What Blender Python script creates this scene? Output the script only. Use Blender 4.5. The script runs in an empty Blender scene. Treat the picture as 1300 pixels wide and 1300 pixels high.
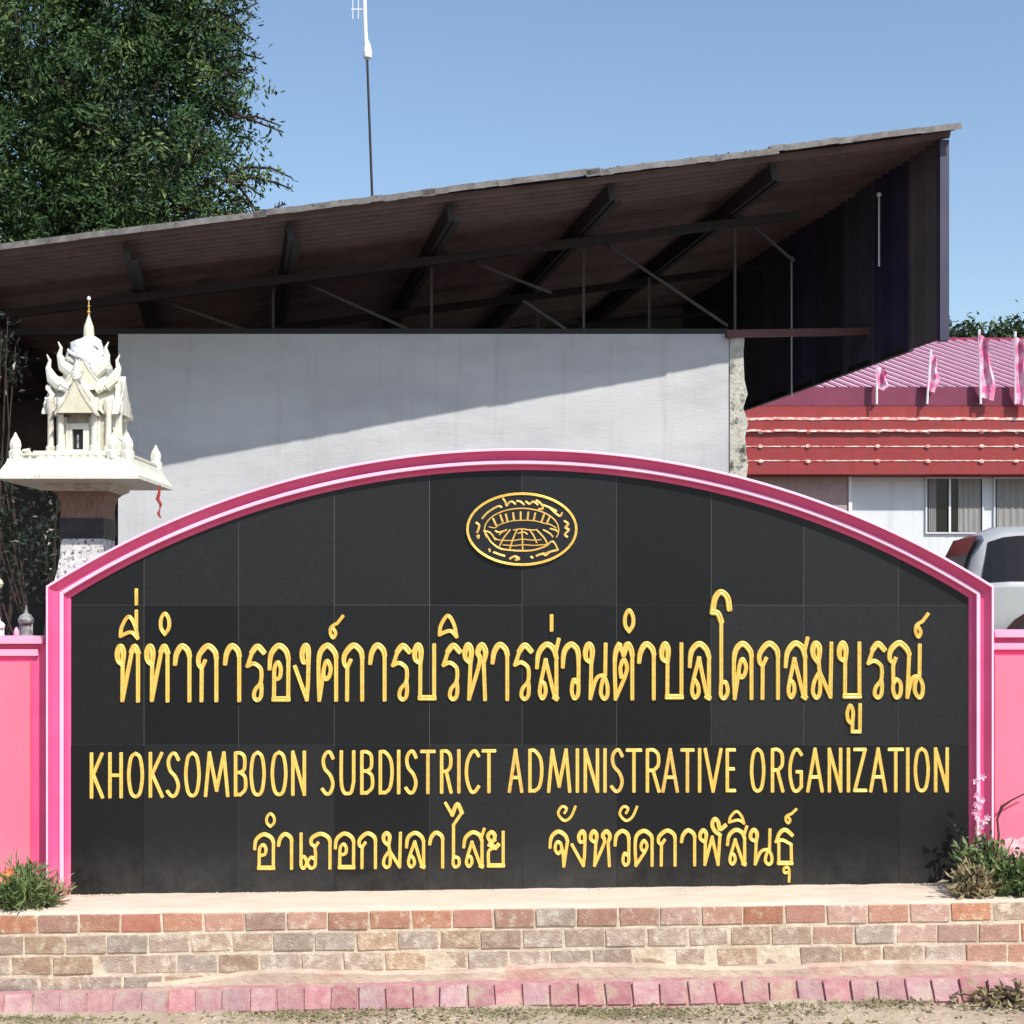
import bpy, bmesh, math, random
import numpy as np
from mathutils import Vector, Matrix

R = random.Random(7)
NR = np.random.RandomState(11)
S = bpy.context.scene
COL = S.collection

# ------------------------------------------------------------------ camera, sky, sun
F = 1800.0            # focal length in photo pixels (photo 1300 wide)
HX, HY = 650.0, 770.0  # principal column and horizon row
EYE = 1.2
cam_d = bpy.data.cameras.new('camera'); cam = bpy.data.objects.new('camera', cam_d); COL.objects.link(cam)
cam.location = (0, -6, EYE); cam.rotation_euler = (math.radians(90), 0, 0)
cam_d.sensor_width = 36; cam_d.lens = 36 * F / 1300; cam_d.shift_y = (HY - 650) / 1300
cam_d.clip_end = 3000; cam_d.clip_start = 0.05
S.camera = cam
SUN = Vector((0.62, -1.0, 1.27)).normalized()
W = bpy.data.worlds.new('World'); S.world = W; W.use_nodes = True
nt = W.node_tree; bg = nt.nodes['Background']
sky = nt.nodes.new('ShaderNodeTexSky'); sky.sky_type = 'NISHITA'; sky.sun_disc = False
sky.sun_elevation = math.asin(SUN.z); sky.sun_rotation = math.atan2(SUN.x, SUN.y)
sky.air_density = 1.25; sky.dust_density = 0.9; sky.ozone_density = 2.6; sky.altitude = 100
nt.links.new(sky.outputs[0], bg.inputs[0]); bg.inputs[1].default_value = 0.143
sl = bpy.data.lights.new('sun', 'SUN'); so = bpy.data.objects.new('sun', sl); COL.objects.link(so)
sl.energy = 4.3; sl.angle = math.radians(0.5); sl.color = (1, 0.955, 0.88)
so.rotation_euler = SUN.to_track_quat('Z', 'Y').to_euler(); so.location = (5, -10, 12)
S.view_settings.view_transform = 'Standard'; S.view_settings.look = 'None'
S.view_settings.exposure = 0.22; S.view_settings.gamma = 1; S.view_settings.use_curve_mapping = False

def P(px, py, D):
    """photo pixel at depth D (metres from the camera) -> world point"""
    return Vector(((px - HX) * D / F, D - 6, EYE + (HY - py) * D / F))

# ------------------------------------------------------------------ materials
def srgb(r, g, b):
    f = lambda c: (c / 255 / 12.92) if c / 255 <= .04045 else ((c / 255 + .055) / 1.055) ** 2.4
    return (f(r), f(g), f(b))

def mat(name, col, rough=.6, col2=None, scale=6, detail=6, contrast=(.35, .65), metal=0, bump=0, bscale=40,
        col3=None, scale3=1.5, c3=(.5, .7), objrand=0, spec=.5, stretch=(1, 1, 1), coat=0, trans=0, emis=None):
    m = bpy.data.materials.new(name); m.use_nodes = True
    n = m.node_tree.nodes; l = m.node_tree.links; b = n['Principled BSDF']
    b.inputs['Roughness'].default_value = rough; b.inputs['Metallic'].default_value = metal
    b.inputs['Specular IOR Level'].default_value = spec; b.inputs['Coat Weight'].default_value = coat
    tc = n.new('ShaderNodeTexCoord'); mp = n.new('ShaderNodeMapping'); mp.inputs['Scale'].default_value = stretch
    geo = n.new('ShaderNodeNewGeometry')
    l.new(geo.outputs['Position'], mp.inputs[0])
    c = None
    if col2:
        nz = n.new('ShaderNodeTexNoise'); nz.inputs['Scale'].default_value = scale; nz.inputs['Detail'].default_value = detail
        nz.inputs['Roughness'].default_value = .62
        l.new(mp.outputs[0], nz.inputs['Vector'])
        rp = n.new('ShaderNodeValToRGB'); rp.color_ramp.elements[0].position = contrast[0]; rp.color_ramp.elements[1].position = contrast[1]
        rp.color_ramp.elements[0].color = (*col, 1); rp.color_ramp.elements[1].color = (*col2, 1)
        l.new(nz.outputs[0], rp.inputs[0]); c = rp.outputs[0]
    if col3:
        nz = n.new('ShaderNodeTexNoise'); nz.inputs['Scale'].default_value = scale3; nz.inputs['Detail'].default_value = 8
        nz.inputs['Roughness'].default_value = .7
        l.new(mp.outputs[0], nz.inputs['Vector'])
        rp = n.new('ShaderNodeValToRGB'); rp.color_ramp.elements[0].position = c3[0]; rp.color_ramp.elements[1].position = c3[1]
        rp.color_ramp.elements[0].color = (0, 0, 0, 1); rp.color_ramp.elements[1].color = (1, 1, 1, 1)
        l.new(nz.outputs[0], rp.inputs[0])
        mx = n.new('ShaderNodeMix'); mx.data_type = 'RGBA'
        l.new(rp.outputs[0], mx.inputs[0])
        if c: l.new(c, mx.inputs[6])
        else: mx.inputs[6].default_value = (*col, 1)
        mx.inputs[7].default_value = (*col3, 1); c = mx.outputs[2]
    if objrand:
        oi = n.new('ShaderNodeObjectInfo'); hs = n.new('ShaderNodeHueSaturation')
        mr = n.new('ShaderNodeMapRange'); mr.inputs[3].default_value = 1 - objrand; mr.inputs[4].default_value = 1 + objrand
        l.new(oi.outputs['Random'], mr.inputs[0]); l.new(mr.outputs[0], hs.inputs['Value'])
        ms = n.new('ShaderNodeMath'); ms.operation = 'MULTIPLY'; ms.inputs[1].default_value = 7.31
        fr = n.new('ShaderNodeMath'); fr.operation = 'FRACT'; l.new(oi.outputs['Random'], ms.inputs[0]); l.new(ms.outputs[0], fr.inputs[0])
        m2 = n.new('ShaderNodeMapRange'); m2.inputs[3].default_value = 1 - objrand * 1.3; m2.inputs[4].default_value = 1 + objrand * .9
        l.new(fr.outputs[0], m2.inputs[0]); l.new(m2.outputs[0], hs.inputs['Saturation'])
        if c: l.new(c, hs.inputs['Color'])
        else: hs.inputs['Color'].default_value = (*col, 1)
        c = hs.outputs[0]
    if c: l.new(c, b.inputs['Base Color'])
    else: b.inputs['Base Color'].default_value = (*col, 1)
    if bump:
        nz = n.new('ShaderNodeTexNoise'); nz.inputs['Scale'].default_value = bscale; nz.inputs['Detail'].default_value = 8
        l.new(mp.outputs[0], nz.inputs['Vector'])
        bp = n.new('ShaderNodeBump'); bp.inputs['Strength'].default_value = 1; bp.inputs['Distance'].default_value = bump
        l.new(nz.outputs[0], bp.inputs['Height']); l.new(bp.outputs[0], b.inputs['Normal'])
    if trans: b.inputs['Transmission Weight'].default_value = trans
    return m

M = {}
M['granite'] = mat('black_granite', (.009, .009, .0095), .42, (.015, .015, .0155), 260, 4, (.45, .6), col3=(.028, .028, .027), scale3=3.2, c3=(.62, .95), objrand=.55, spec=.3, bump=.0004, bscale=300)
M['grout'] = mat('grout', (.13, .125, .12), .9)
M['gold'] = mat('gold_paint', (.82, .50, .09), .42, (.93, .68, .18), 60, 5, (.3, .7), metal=.3, bump=.0012, bscale=60)
M['gold2'] = mat('old_gold_paint', (.72, .42, .09), .45, (.88, .62, .18), 70, 5, (.3, .7), metal=.3)
M['cast'] = mat('emblem_black', (.004, .004, .006), .45)
M['pink'] = mat('pink_paint', (.84, .155, .25), .6, (.88, .20, .295), 2.2, 9, (.3, .7), col3=(.74, .17, .24), scale3=2.6, c3=(.52, .80), bump=.0006, bscale=60)
M['pale'] = mat('pale_pink_lit_and_cup', (.88, .34, .50), .5, (.92, .42, .57), 5, 6, (.3, .7), bump=.0005, bscale=60)  # sunlit tone of the pink on wall caps and bands; also colours the cup
M['ridge'] = mat('ridge_lit_tone', (.90, .50, .66), .5, (.94, .60, .74), 5, 6, (.3, .7), bump=.0005, bscale=60)  # sunlit tone of the frame's pink, painted on its front-facing flats
M['rasp_shade'] = mat('pink_paint_shade', (.72, .075, .225), .45, (.79, .11, .285), 5, 6, (.3, .7), col3=(.62, .08, .18), scale3=9, c3=(.6, .75), bump=.0005, bscale=60)  # shaded tone of the same pink, painted into frame coves and wall recesses
M['ledge'] = mat('cement_ledge', (.60, .49, .38), .9, (.72, .62, .51), 9, 8, (.3, .7), col3=(.45, .37, .30), scale3=4, c3=(.55, .8), bump=.004, bscale=45, stretch=(.5, 1.6, 1))
M['mortar'] = mat('mortar', (.50, .40, .29), .95, (.70, .60, .47), 16, 10, (.35, .65), col3=(.34, .25, .19), scale3=9, c3=(.56, .72), bump=.006, bscale=50)
M['skirt'] = mat('dirty_cement', (.40, .30, .23), .95, (.58, .48, .37), 9, 10, (.35, .65), col3=(.46, .24, .20), scale3=6, c3=(.55, .7), bump=.007, bscale=45, stretch=(.6, 1, 1))
M['brick_r'] = mat('red_brick', (.36, .17, .115), .9, (.49, .275, .195), 26, 8, (.3, .7), col3=(.60, .49, .37), scale3=30, c3=(.54, .68), objrand=.20, bump=.004, bscale=150)
M['brick_g'] = mat('weathered_brick', (.33, .22, .155), .9, (.47, .35, .265), 26, 8, (.3, .7), col3=(.62, .52, .40), scale3=24, c3=(.48, .66), objrand=.20, bump=.005, bscale=150)
M['brick_o'] = mat('bright_red_brick', (.37, .135, .09), .9, (.47, .22, .155), 20, 8, (.3, .7), objrand=.12, bump=.003, bscale=90)
M['kerb'] = mat('pink_kerb', (.34, .145, .16), .9, (.48, .27, .27), 22, 8, (.3, .7), col3=(.44, .34, .26), scale3=9, c3=(.50, .66), objrand=.16, bump=.005, bscale=80)
M['dirt'] = mat('sandy_ground', (.36, .285, .20), .95, (.50, .41, .31), 7, 10, (.3, .7), col3=(.24, .20, .13), scale3=3.5, c3=(.56, .75), bump=.012, bscale=38)
M['yard'] = mat('yard_ground', (.13, .115, .09), .95, (.19, .17, .14), 2, 8)
M['road'] = mat('road', (.07, .068, .064), .95, (.10, .095, .09), 3, 8)
M['wallw'] = mat('white_render', (.50, .50, .51), .85, (.57, .57, .575), 1.6, 8, (.3, .7), col3=(.38, .38, .40), scale3=1.1, c3=(.50, .82), bump=.002, bscale=30, stretch=(.6, 1, 1.6))
M['walld'] = mat('worn_render', (.40, .38, .32), .95, (.62, .60, .54), 14, 10, (.35, .65), col3=(.07, .065, .055), scale3=7, c3=(.52, .62), bump=.012, bscale=40)
M['roofu'] = mat('brown_roof_sheet', (.12, .080, .078), .5, (.18, .125, .118), 3, 8, (.3, .7), col3=(.07, .045, .045), scale3=5, c3=(.5, .75), objrand=.12)
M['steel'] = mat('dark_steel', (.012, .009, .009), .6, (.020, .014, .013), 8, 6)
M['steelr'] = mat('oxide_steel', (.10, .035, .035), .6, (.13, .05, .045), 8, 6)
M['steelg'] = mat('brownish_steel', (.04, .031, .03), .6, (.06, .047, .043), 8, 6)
M['navy'] = mat('dark_cladding', (.030, .030, .060), .5, (.05, .043, .072), 2.5, 6, objrand=.35)
M['navyb'] = mat('brown_cladding', (.07, .055, .058), .55, (.10, .078, .078), 2.5, 6)
M['black'] = mat('bay_shade_dark', (.11, .10, .10), .9, (.16, .145, .145), 3, 6)  # dark tone puts the deep bay's shade into the wall colour
M['flash'] = mat('roof_flashing', (.10, .085, .08), .5, (.24, .22, .21), 10, 8, (.3, .7), col3=(.06, .05, .045), scale3=16, c3=(.54, .66), metal=.2)
M['fascia'] = mat('red_fascia', (.26, .018, .019), .45, (.31, .032, .032), 5, 8, (.3, .7), col3=(.24, .035, .04), scale3=3, c3=(.5, .7))
M['fedge'] = mat('fascia_highlight_and_bolt', (.62, .12, .10), .5, (.85, .68, .60), 9, 8, (.40, .56), stretch=(1, 1, 3))  # pale highlight lines painted on fascia lips and joints; also the bolts
M['purple'] = mat('gutter_shade_plum', (.16, .018, .055), .5, (.20, .03, .07), 3, 6)  # plum tone puts shade into the colour of the gutter band
M['proof'] = mat('pink_roof_shade_tone', (.20, .008, .055), .45, (.26, .015, .075), 5, 6)  # dark plum paints the ribs' shadows into the sheet between them
M['prib'] = mat('pink_roof_lit_tone', (.90, .50, .63), .4, (.93, .62, .73), 5, 6)  # pale rib colour paints in the sunlit stripes of the same roof
M['bwall'] = mat('pale_wall', (.62, .64, .67), .85, (.70, .71, .73), 2, 6)
M['bwall2'] = mat('rose_brown_panel', (.34, .24, .23), .8, (.42, .30, .29), 8, 6)
M['glassd'] = mat('dark_glass', (.012, .011, .012), .14, spec=.3)
M['curtain'] = mat('grey_curtain', (.24, .235, .225), .9, (.30, .29, .28), 20, 4, stretch=(1, 1, .1))
M['white'] = mat('white_paint', (.80, .80, .78), .5, (.84, .84, .82), 6, 6)
M['alum'] = mat('white_metal', (.75, .75, .76), .35)
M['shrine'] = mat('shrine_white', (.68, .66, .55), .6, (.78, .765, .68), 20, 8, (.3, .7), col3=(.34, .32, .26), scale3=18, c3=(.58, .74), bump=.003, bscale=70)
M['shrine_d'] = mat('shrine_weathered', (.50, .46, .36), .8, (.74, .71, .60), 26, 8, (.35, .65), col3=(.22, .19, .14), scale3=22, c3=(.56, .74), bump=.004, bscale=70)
M['cream'] = mat('cream_paint', (.62, .59, .42), .5, (.70, .67, .52), 20, 6)
M['cloth'] = mat('faded_cloth', (.55, .55, .54), .85, (.70, .70, .67), 22, 6, (.35, .6), col3=(.13, .135, .15), scale3=11, c3=(.56, .63), bump=.01, bscale=40)
M['ped_b'] = mat('pedestal_shade_brown', (.20, .115, .08), .85, (.30, .19, .14), 30, 8, stretch=(2, 2, .5), bump=.003)  # brown tone paints the shade beneath the slab onto the neck
M['ped_d'] = mat('pedestal_shade_band', (.03, .028, .028), .7, (.05, .046, .045), 20, 6)  # dark band paints in the shade lower under the slab
M['ped_w'] = mat('speckled_stone', (.55, .52, .51), .85, (.70, .68, .67), 30, 6, (.4, .6), col3=(.10, .09, .09), scale3=45, c3=(.52, .60))
M['redt'] = mat('red_cord', (.35, .03, .02), .7)
M['body'] = mat('silver_paint', (.36, .37, .375), .32, (.40, .41, .415), 3, 3, coat=.5)
M['blackp'] = mat('black_plastic', (.015, .015, .015), .5)
M['archd'] = mat('wheel_arch_liner', (.035, .012, .010), .8)
M['rubber'] = mat('tyre_rubber', (.02, .02, .02), .8)
M['rim'] = mat('alloy', (.5, .5, .52), .3, metal=.8)
M['tail'] = mat('tail_lamp', (.35, .02, .02), .2)
M['bark'] = mat('bark', (.05, .038, .028), .9, (.08, .06, .045), 12, 8, bump=.01)
M['leaf_t'] = mat('tree_leaf', (.030, .072, .020), .65, (.085, .150, .040), 1.3, 8, (.35, .7), col3=(.016, .045, .022), scale3=.7, c3=(.4, .7), spec=.25)
M['leaf_y2'] = mat('young_leaf', (.07, .12, .03), .6, (.14, .19, .055), 2, 6)
M['leaf_dk'] = mat('old_leaf', (.014, .032, .014), .6, (.030, .055, .022), 2, 6)
M['leaf_f'] = mat('far_leaf', (.03, .05, .02), .8, (.05, .08, .03), 1.0, 6)
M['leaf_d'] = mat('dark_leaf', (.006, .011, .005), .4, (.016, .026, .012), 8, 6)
M['leaf_s'] = mat('shrub_leaf', (.07, .13, .035), .6, (.16, .20, .07), 14, 6, (.3, .7))
M['leaf_y'] = mat('dry_leaf', (.20, .17, .08), .8, (.34, .27, .15), 20, 6, (.3, .7))
M['grassd'] = mat('dry_grass', (.17, .17, .08), .9, (.32, .28, .17), 8, 8, (.3, .7))
M['flower_o'] = mat('orange_petal', (.80, .22, .06), .6, (.85, .35, .15), 30, 4)
M['flower_p'] = mat('pink_petal', (.80, .30, .45), .6, (.85, .60, .68), 30, 4)
M['flag'] = mat('pink_flag', (.78, .14, .34), .8, (.88, .58, .68), 5, 8, (.42, .58))
M['twig'] = mat('twig', (.05, .03, .025), .9)
M['petr'] = mat('peeled_paint', (.60, .22, .26), .9, (.84, .55, .60), 20, 8, (.4, .6), bump=.004)
M['fig'] = mat('stone_figure', (.10, .10, .10), .7, (.40, .40, .40), 35, 6, (.4, .65))

def dust(m, z0, z1, col, amt):
    n = m.node_tree.nodes; l = m.node_tree.links; b = n['Principled BSDF']; src = b.inputs['Base Color'].links[0].from_socket
    g_ = n.new('ShaderNodeNewGeometry'); sp = n.new('ShaderNodeSeparateXYZ'); l.new(g_.outputs['Position'], sp.inputs[0])
    mr = n.new('ShaderNodeMapRange'); mr.inputs[1].default_value = z1; mr.inputs[2].default_value = z0; mr.inputs[3].default_value = 0; mr.inputs[4].default_value = amt
    l.new(sp.outputs[2], mr.inputs[0]); nz = n.new('ShaderNodeTexNoise'); nz.inputs['Scale'].default_value = 7; nz.inputs['Detail'].default_value = 9; nz.inputs['Roughness'].default_value = .75
    l.new(g_.outputs['Position'], nz.inputs['Vector']); mp = n.new('ShaderNodeMapRange'); mp.inputs[1].default_value = .35; mp.inputs[2].default_value = .68
    l.new(nz.outputs[0], mp.inputs[0]); mu = n.new('ShaderNodeMath'); mu.operation = 'MULTIPLY'; l.new(mr.outputs[0], mu.inputs[0]); l.new(mp.outputs[0], mu.inputs[1])
    mx = n.new('ShaderNodeMix'); mx.data_type = 'RGBA'; l.new(mu.outputs[0], mx.inputs[0]); l.new(src, mx.inputs[6]); mx.inputs[7].default_value = (*col, 1); l.new(mx.outputs[2], b.inputs['Base Color'])
dust(M['granite'], 0, .24, (.10, .092, .082), .38)
dust(M['pink'], -.05, .25, (.60, .30, .28), .5)
dust(M['rasp_shade'], -.05, .22, (.55, .28, .26), .5)
def streaks(m, col, sx, lo, hi):
    n = m.node_tree.nodes; l = m.node_tree.links; b = n['Principled BSDF']; src = b.inputs['Base Color'].links[0].from_socket
    g_ = n.new('ShaderNodeNewGeometry'); mp = n.new('ShaderNodeMapping'); mp.inputs['Scale'].default_value = (sx, sx, sx * .06); l.new(g_.outputs['Position'], mp.inputs[0])
    nz = n.new('ShaderNodeTexNoise'); nz.inputs['Scale'].default_value = 1; nz.inputs['Detail'].default_value = 9; nz.inputs['Roughness'].default_value = .7; l.new(mp.outputs[0], nz.inputs['Vector'])
    mr = n.new('ShaderNodeMapRange'); mr.inputs[1].default_value = lo; mr.inputs[2].default_value = hi; mr.inputs[4].default_value = .7; l.new(nz.outputs[0], mr.inputs[0])
    mx = n.new('ShaderNodeMix'); mx.data_type = 'RGBA'; l.new(mr.outputs[0], mx.inputs[0]); l.new(src, mx.inputs[6]); mx.inputs[7].default_value = (*col, 1); l.new(mx.outputs[2], b.inputs['Base Color'])
streaks(M['wallw'], (.34, .33, .33), 5, .52, .80)
streaks(M['pink'], (.66, .15, .21), 16, .56, .85)
streaks(M['fascia'], (.18, .03, .03), 5, .5, .8)
streaks(M['bwall'], (.45, .45, .46), 4, .52, .8)
streaks(M['shrine'], (.34, .32, .25), 26, .54, .75)

# ------------------------------------------------------------------ mesh helpers
class MB:
    def __init__(s): s.v = []; s.f = []; s.m = []
    def add(s, verts, faces, mi=0):
        o = len(s.v); s.v += [tuple(v) for v in verts]
        s.f += [tuple(i + o for i in f) for f in faces]; s.m += [mi] * len(faces)
        return s
    def box(s, a, b, mi=0):
        x0, y0, z0 = a; x1, y1, z1 = b
        v = [(x0, y0, z0), (x1, y0, z0), (x1, y1, z0), (x0, y1, z0), (x0, y0, z1), (x1, y0, z1), (x1, y1, z1), (x0, y1, z1)]
        return s.add(v, [(3, 2, 1, 0), (4, 5, 6, 7), (0, 1, 5, 4), (1, 2, 6, 5), (2, 3, 7, 6), (3, 0, 4, 7)], mi)
    def beam(s, p, q, w, h=None, up=(0, 0, 1), mi=0):
        p = Vector(p); q = Vector(q); h = h or w
        d = (q - p).normalized(); u = Vector(up)
        r = d.cross(u)
        if r.length < 1e-4: r = d.cross(Vector((1, 0, 0)))
        r.normalize(); u = r.cross(d).normalized()
        v = []
        for c in (p, q):
            for a, b in ((-1, -1), (1, -1), (1, 1), (-1, 1)): v.append(c + r * a * w / 2 + u * b * h / 2)
        return s.add(v, [(3, 2, 1, 0), (4, 5, 6, 7), (0, 1, 5, 4), (1, 2, 6, 5), (2, 3, 7, 6), (3, 0, 4, 7)], mi)
    def tube(s, pts, rad, n=8, mi=0):
        pts = [Vector(p) for p in pts]; rad = rad if isinstance(rad, (list, tuple)) else [rad] * len(pts)
        v = []; f = []
        ref = Vector((0, 0, 1)) if abs((pts[-1] - pts[0]).normalized().z) < .9 else Vector((1, 0, 0))
        for i, p in enumerate(pts):
            d = (pts[min(i + 1, len(pts) - 1)] - pts[max(i - 1, 0)])
            d = d.normalized() if d.length > 1e-9 else Vector((0, 0, 1))
            a = d.cross(ref).normalized(); b = a.cross(d)
            for k in range(n):
                t = 2 * math.pi * k / n; v.append(p + (a * math.cos(t) + b * math.sin(t)) * rad[i])
        for i in range(len(pts) - 1):
            for k in range(n):
                f.append((i * n + k, i * n + (k + 1) % n, (i + 1) * n + (k + 1) % n, (i + 1) * n + k))
        f.append(tuple(range(n))[::-1]); f.append(tuple(range((len(pts) - 1) * n, len(pts) * n)))
        return s.add(v, f, mi)
    def lathe(s, c, prof, n=16, rot=0, mi=0):
        """prof: list of (radius, z) bottom to top; n=4 with rot=45deg gives square sections (radius to the corner)"""
        v = []; f = []
        for r, z in prof:
            for k in range(n):
                t = 2 * math.pi * k / n + rot; v.append((c[0] + r * math.cos(t), c[1] + r * math.sin(t), c[2] + z))
        for i in range(len(prof) - 1):
            for k in range(n):
                f.append((i * n + k, i * n + (k + 1) % n, (i + 1) * n + (k + 1) % n, (i + 1) * n + k))
        f.append(tuple(range(n))[::-1]); f.append(tuple(range((len(prof) - 1) * n, len(prof) * n)))
        return s.add(v, f, mi)
    def prism(s, poly, y0, y1, mi=0):
        """poly: (x,z) points, counter-clockwise seen from -Y (x right, z up)"""
        n = len(poly); v = [(x, y0, z) for x, z in poly] + [(x, y1, z) for x, z in poly]
        f = [tuple(range(n)), tuple(range(n, 2 * n))[::-1]] + [((i + 1) % n, i, i + n, (i + 1) % n + n) for i in range(n)]
        return s.add(v, f, mi)
    def build(s, name, m, parent=None, smooth=False, org=None):
        me = bpy.data.meshes.new(name)
        o = Vector((0, 0, 0))
        if org is not None: o = Vector(org)
        elif parent is not None:
            r = parent
            while r.parent: r = r.parent
            o = r.location.copy()
        vv = [(x - o.x, y - o.y, z - o.z) for x, y, z in s.v]
        me.from_pydata(vv, [], s.f)
        for mm in (m if isinstance(m, (list, tuple)) else [m]): me.materials.append(mm)
        if any(s.m):
            me.polygons.foreach_set('material_index', s.m)
        if smooth:
            me.polygons.foreach_set('use_smooth', [True] * len(me.polygons))
            try: me.set_sharp_from_angle(angle=math.radians(38))
            except Exception: pass
        me.update()
        ob = bpy.data.objects.new(name, me); COL.objects.link(ob)
        if parent is not None: ob.parent = parent
        elif org is not None: ob.location = o
        return ob

def tag(o, label=None, cat=None, group=None, kind=None):
    if label: o['label'] = label
    if cat: o['category'] = cat
    if group: o['group'] = group
    if kind: o['kind'] = kind
    return o
def thing(name, loc, label, cat, group=None):
    o = bpy.data.objects.new(name, None); COL.objects.link(o); o.location = loc; o.empty_display_size = .1
    return tag(o, label, cat, group)
def fixnormals(o):
    bm = bmesh.new(); bm.from_mesh(o.data); bmesh.ops.recalc_face_normals(bm, faces=bm.faces); bm.to_mesh(o.data); bm.free(); return o

def leaves(pos, dirs, L, Wd, rs, sag=.25, mb=None):
    """diamond leaves with a folded midrib; pos (n,3), dirs (n,3)"""
    n = len(pos); d = dirs / (np.linalg.norm(dirs, axis=1)[:, None] + 1e-9)
    r = rs.normal(size=(n, 3)); s = np.cross(d, r); s /= (np.linalg.norm(s, axis=1)[:, None] + 1e-9)
    nn = np.cross(s, d)
    L = L * rs.uniform(.6, 1.3, n)[:, None]; Wd = Wd * rs.uniform(.7, 1.3, n)[:, None]
    a = pos; b = pos + d * L * .5 + s * Wd * .5 + nn * Wd * sag; c = pos + d * L; e = pos + d * L * .5 - s * Wd * .5 + nn * Wd * sag
    v = np.stack([a, b, c, e], 1).reshape(-1, 3)
    i = np.arange(n) * 4
    f = np.concatenate([np.stack([i, i + 1, i + 2], 1), np.stack([i, i + 2, i + 3], 1)])
    mb = mb or MB(); o = len(mb.v)
    mb.v += [tuple(x) for x in v.tolist()]; mb.f += [tuple(x) for x in (f + o).tolist()]; mb.m += [0] * len(f)
    return mb

# ------------------------------------------------------------------ ground
g = MB(); g.box((-600, -400, -.9), (600, 900, -.385)); tag(g.build('ground', M['dirt']), 'sandy dry ground and verge in front of the brick kerb', kind='structure')
g = MB(); g.box((-60, -60, -.386), (60, -2.6, -.379)); tag(g.build('road', M['road']), 'grey asphalt road in front of the sign', kind='structure')
g = MB(); g.box((-40, .24, -.40), (60, 70, .36)); tag(g.build('yard', M['yard']), 'raised concrete yard behind the sign wall', kind='structure')

# ------------------------------------------------------------------ shed: white wall, sheet roof, trusses, dark cladding
shed = thing('open_shed', (-1, 6, .36), 'big open-sided shed with brown sheet roof, dark side cladding and white wall', 'shed')
DW = 12.0
wx0 = P(150, 0, DW).x; wx1 = P(926, 0, DW).x; wx2 = P(948, 0, DW).x; wz = P(0, 424, DW).z
b = MB(); b.box((wx0, 6.0, .36), (wx1, 6.2, wz)); b.build('wall', M['wallw'], shed)
# broken end pier: jagged edge column
b = MB(); n = 26; pr = []
for i in range(n + 1):
    z = .36 + (wz - .03 - .36) * i / n
    pr.append((wx2 + R.uniform(-.035, .012), z))
poly = [(wx1 + .002, .36)] + pr + [(wx1 + .002, wz - .03)]
b.prism(poly, 5.985, 6.215); o = b.build('wall_end', M['walld'], shed); o['label'] = 'rough weathered end of the white wall'
fixnormals(o)
# inner dark walls of the open bay

# roof plane: verge (front edge) from VL to VR; depth direction
VL = P(0, 322, 10.66); VR = P(1213, 172, 10.94)
e = (VR - VL).normalized(); DD = Vector((-.20, 1, 0)).normalized()
slope_dir = e
def roofp(px, depth):          # point on roof plane: px = column where the verge passes, depth back along the purlins
    t = (px) / 1213.0
    # perspective-correct parameter along the verge
    k = (px - HX) / F
    # (VL + s*(VR-VL)).x = k*((..).y+6)
    A = VL; B = VR - VL
    s = (k * (A.y + 6) - A.x) / (B.x - k * B.y)
    return A + B * s + DD * depth
up = e.cross(DD).normalized()
if up.z < 0: up = -up
# corrugated sheets, each 0.76 m wide in depth, run the full slope
lenx = 8
base_s = -1.0 / 7.2   # a bit beyond the frame on the left
for k in range(9):
    d0 = -0.0 + k * .76
    b = MB(); nd = 8 * 6 + 1; ns = 14
    v = []
    for j in range(ns + 1):
        s = -.42 + (1.0 + .42) * j / ns
        c = VL + (VR - VL) * s
        for i in range(nd):
            dd = d0 + .78 * i / (nd - 1)
            h = .030 * math.sin(2 * math.pi * 6 * i / (nd - 1)) + .004 * math.sin(s * 40 + k) + (.006 if k % 2 else 0) + .010 * math.sin(s * 7 + k * 1.7) 
            v.append(c + DD * dd + up * (h + .03))
    f = []
    for j in range(ns):
        for i in range(nd - 1):
            a = j * nd + i; f.append((a, a + 1, a + nd + 1, a + nd))
    n0 = len(v); v2 = [p + up * .004 for p in v]
    f2 = [tuple(x + n0 for x in q)[::-1] for q in f]
    rim = [(i, i + n0, i + 1 + n0, i + 1) for i in range(nd - 1)]
    b.add(v + v2, f + f2 + rim)
    b.build('roof_sheet', M['roofu'], shed, smooth=True)
# flashing strips along the verge with slight steps
segs = [(-330, 338, 0.0), (322, 552, .006), (536, 760, .012), (742, 985, .0), (975, 1216, .016)]
for x0, x1, off in segs:
    b = MB(); N = 14
    for i in range(N):
        a = roofp(x0 + (x1 - x0) * i / N, -.02); c = roofp(x0 + (x1 - x0) * (i + 1) / N, -.02)
        j = R.uniform(-.004, .004)
        b.beam(a + up * (.052 + off + j), c + up * (.052 + off + j), .09, .012, up=up)
        b.beam(a + up * (.036 + off + j) - DD * .05, c + up * (.036 + off + j) - DD * .05, .006, .046, up=up)
    b.build('verge_flashing', M['flash'], shed)
# gravelly dirt along the verge
b = MB()
for i in range(170):
    px = R.choice([R.uniform(530, 600), R.uniform(740, 960), R.uniform(740, 960)])
    c = roofp(px, R.uniform(-.06, .1)) + up * .066; r = R.uniform(.004, .010)
    b.lathe(c, [(r * .6, -r), (r, 0), (r * .5, r * .8)], 5)
tag(b.build('roof_litter', M['steel'], shed), kind='stuff')
# purlins running back under the sheets; ends show at the verge
for px in (-60, 158, 368, 574, 781, 990):
    a = roofp(px, .14) - up * .075; c = roofp(px, 6.7) - up * .075
    b = MB(); b.beam(a, c, .05, .12, up=up); b.beam(a - up * .07 + e * .045, c - up * .07 + e * .045, .06, .012, up=up)
    b.build('purlin', M['steel'], shed)
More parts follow.
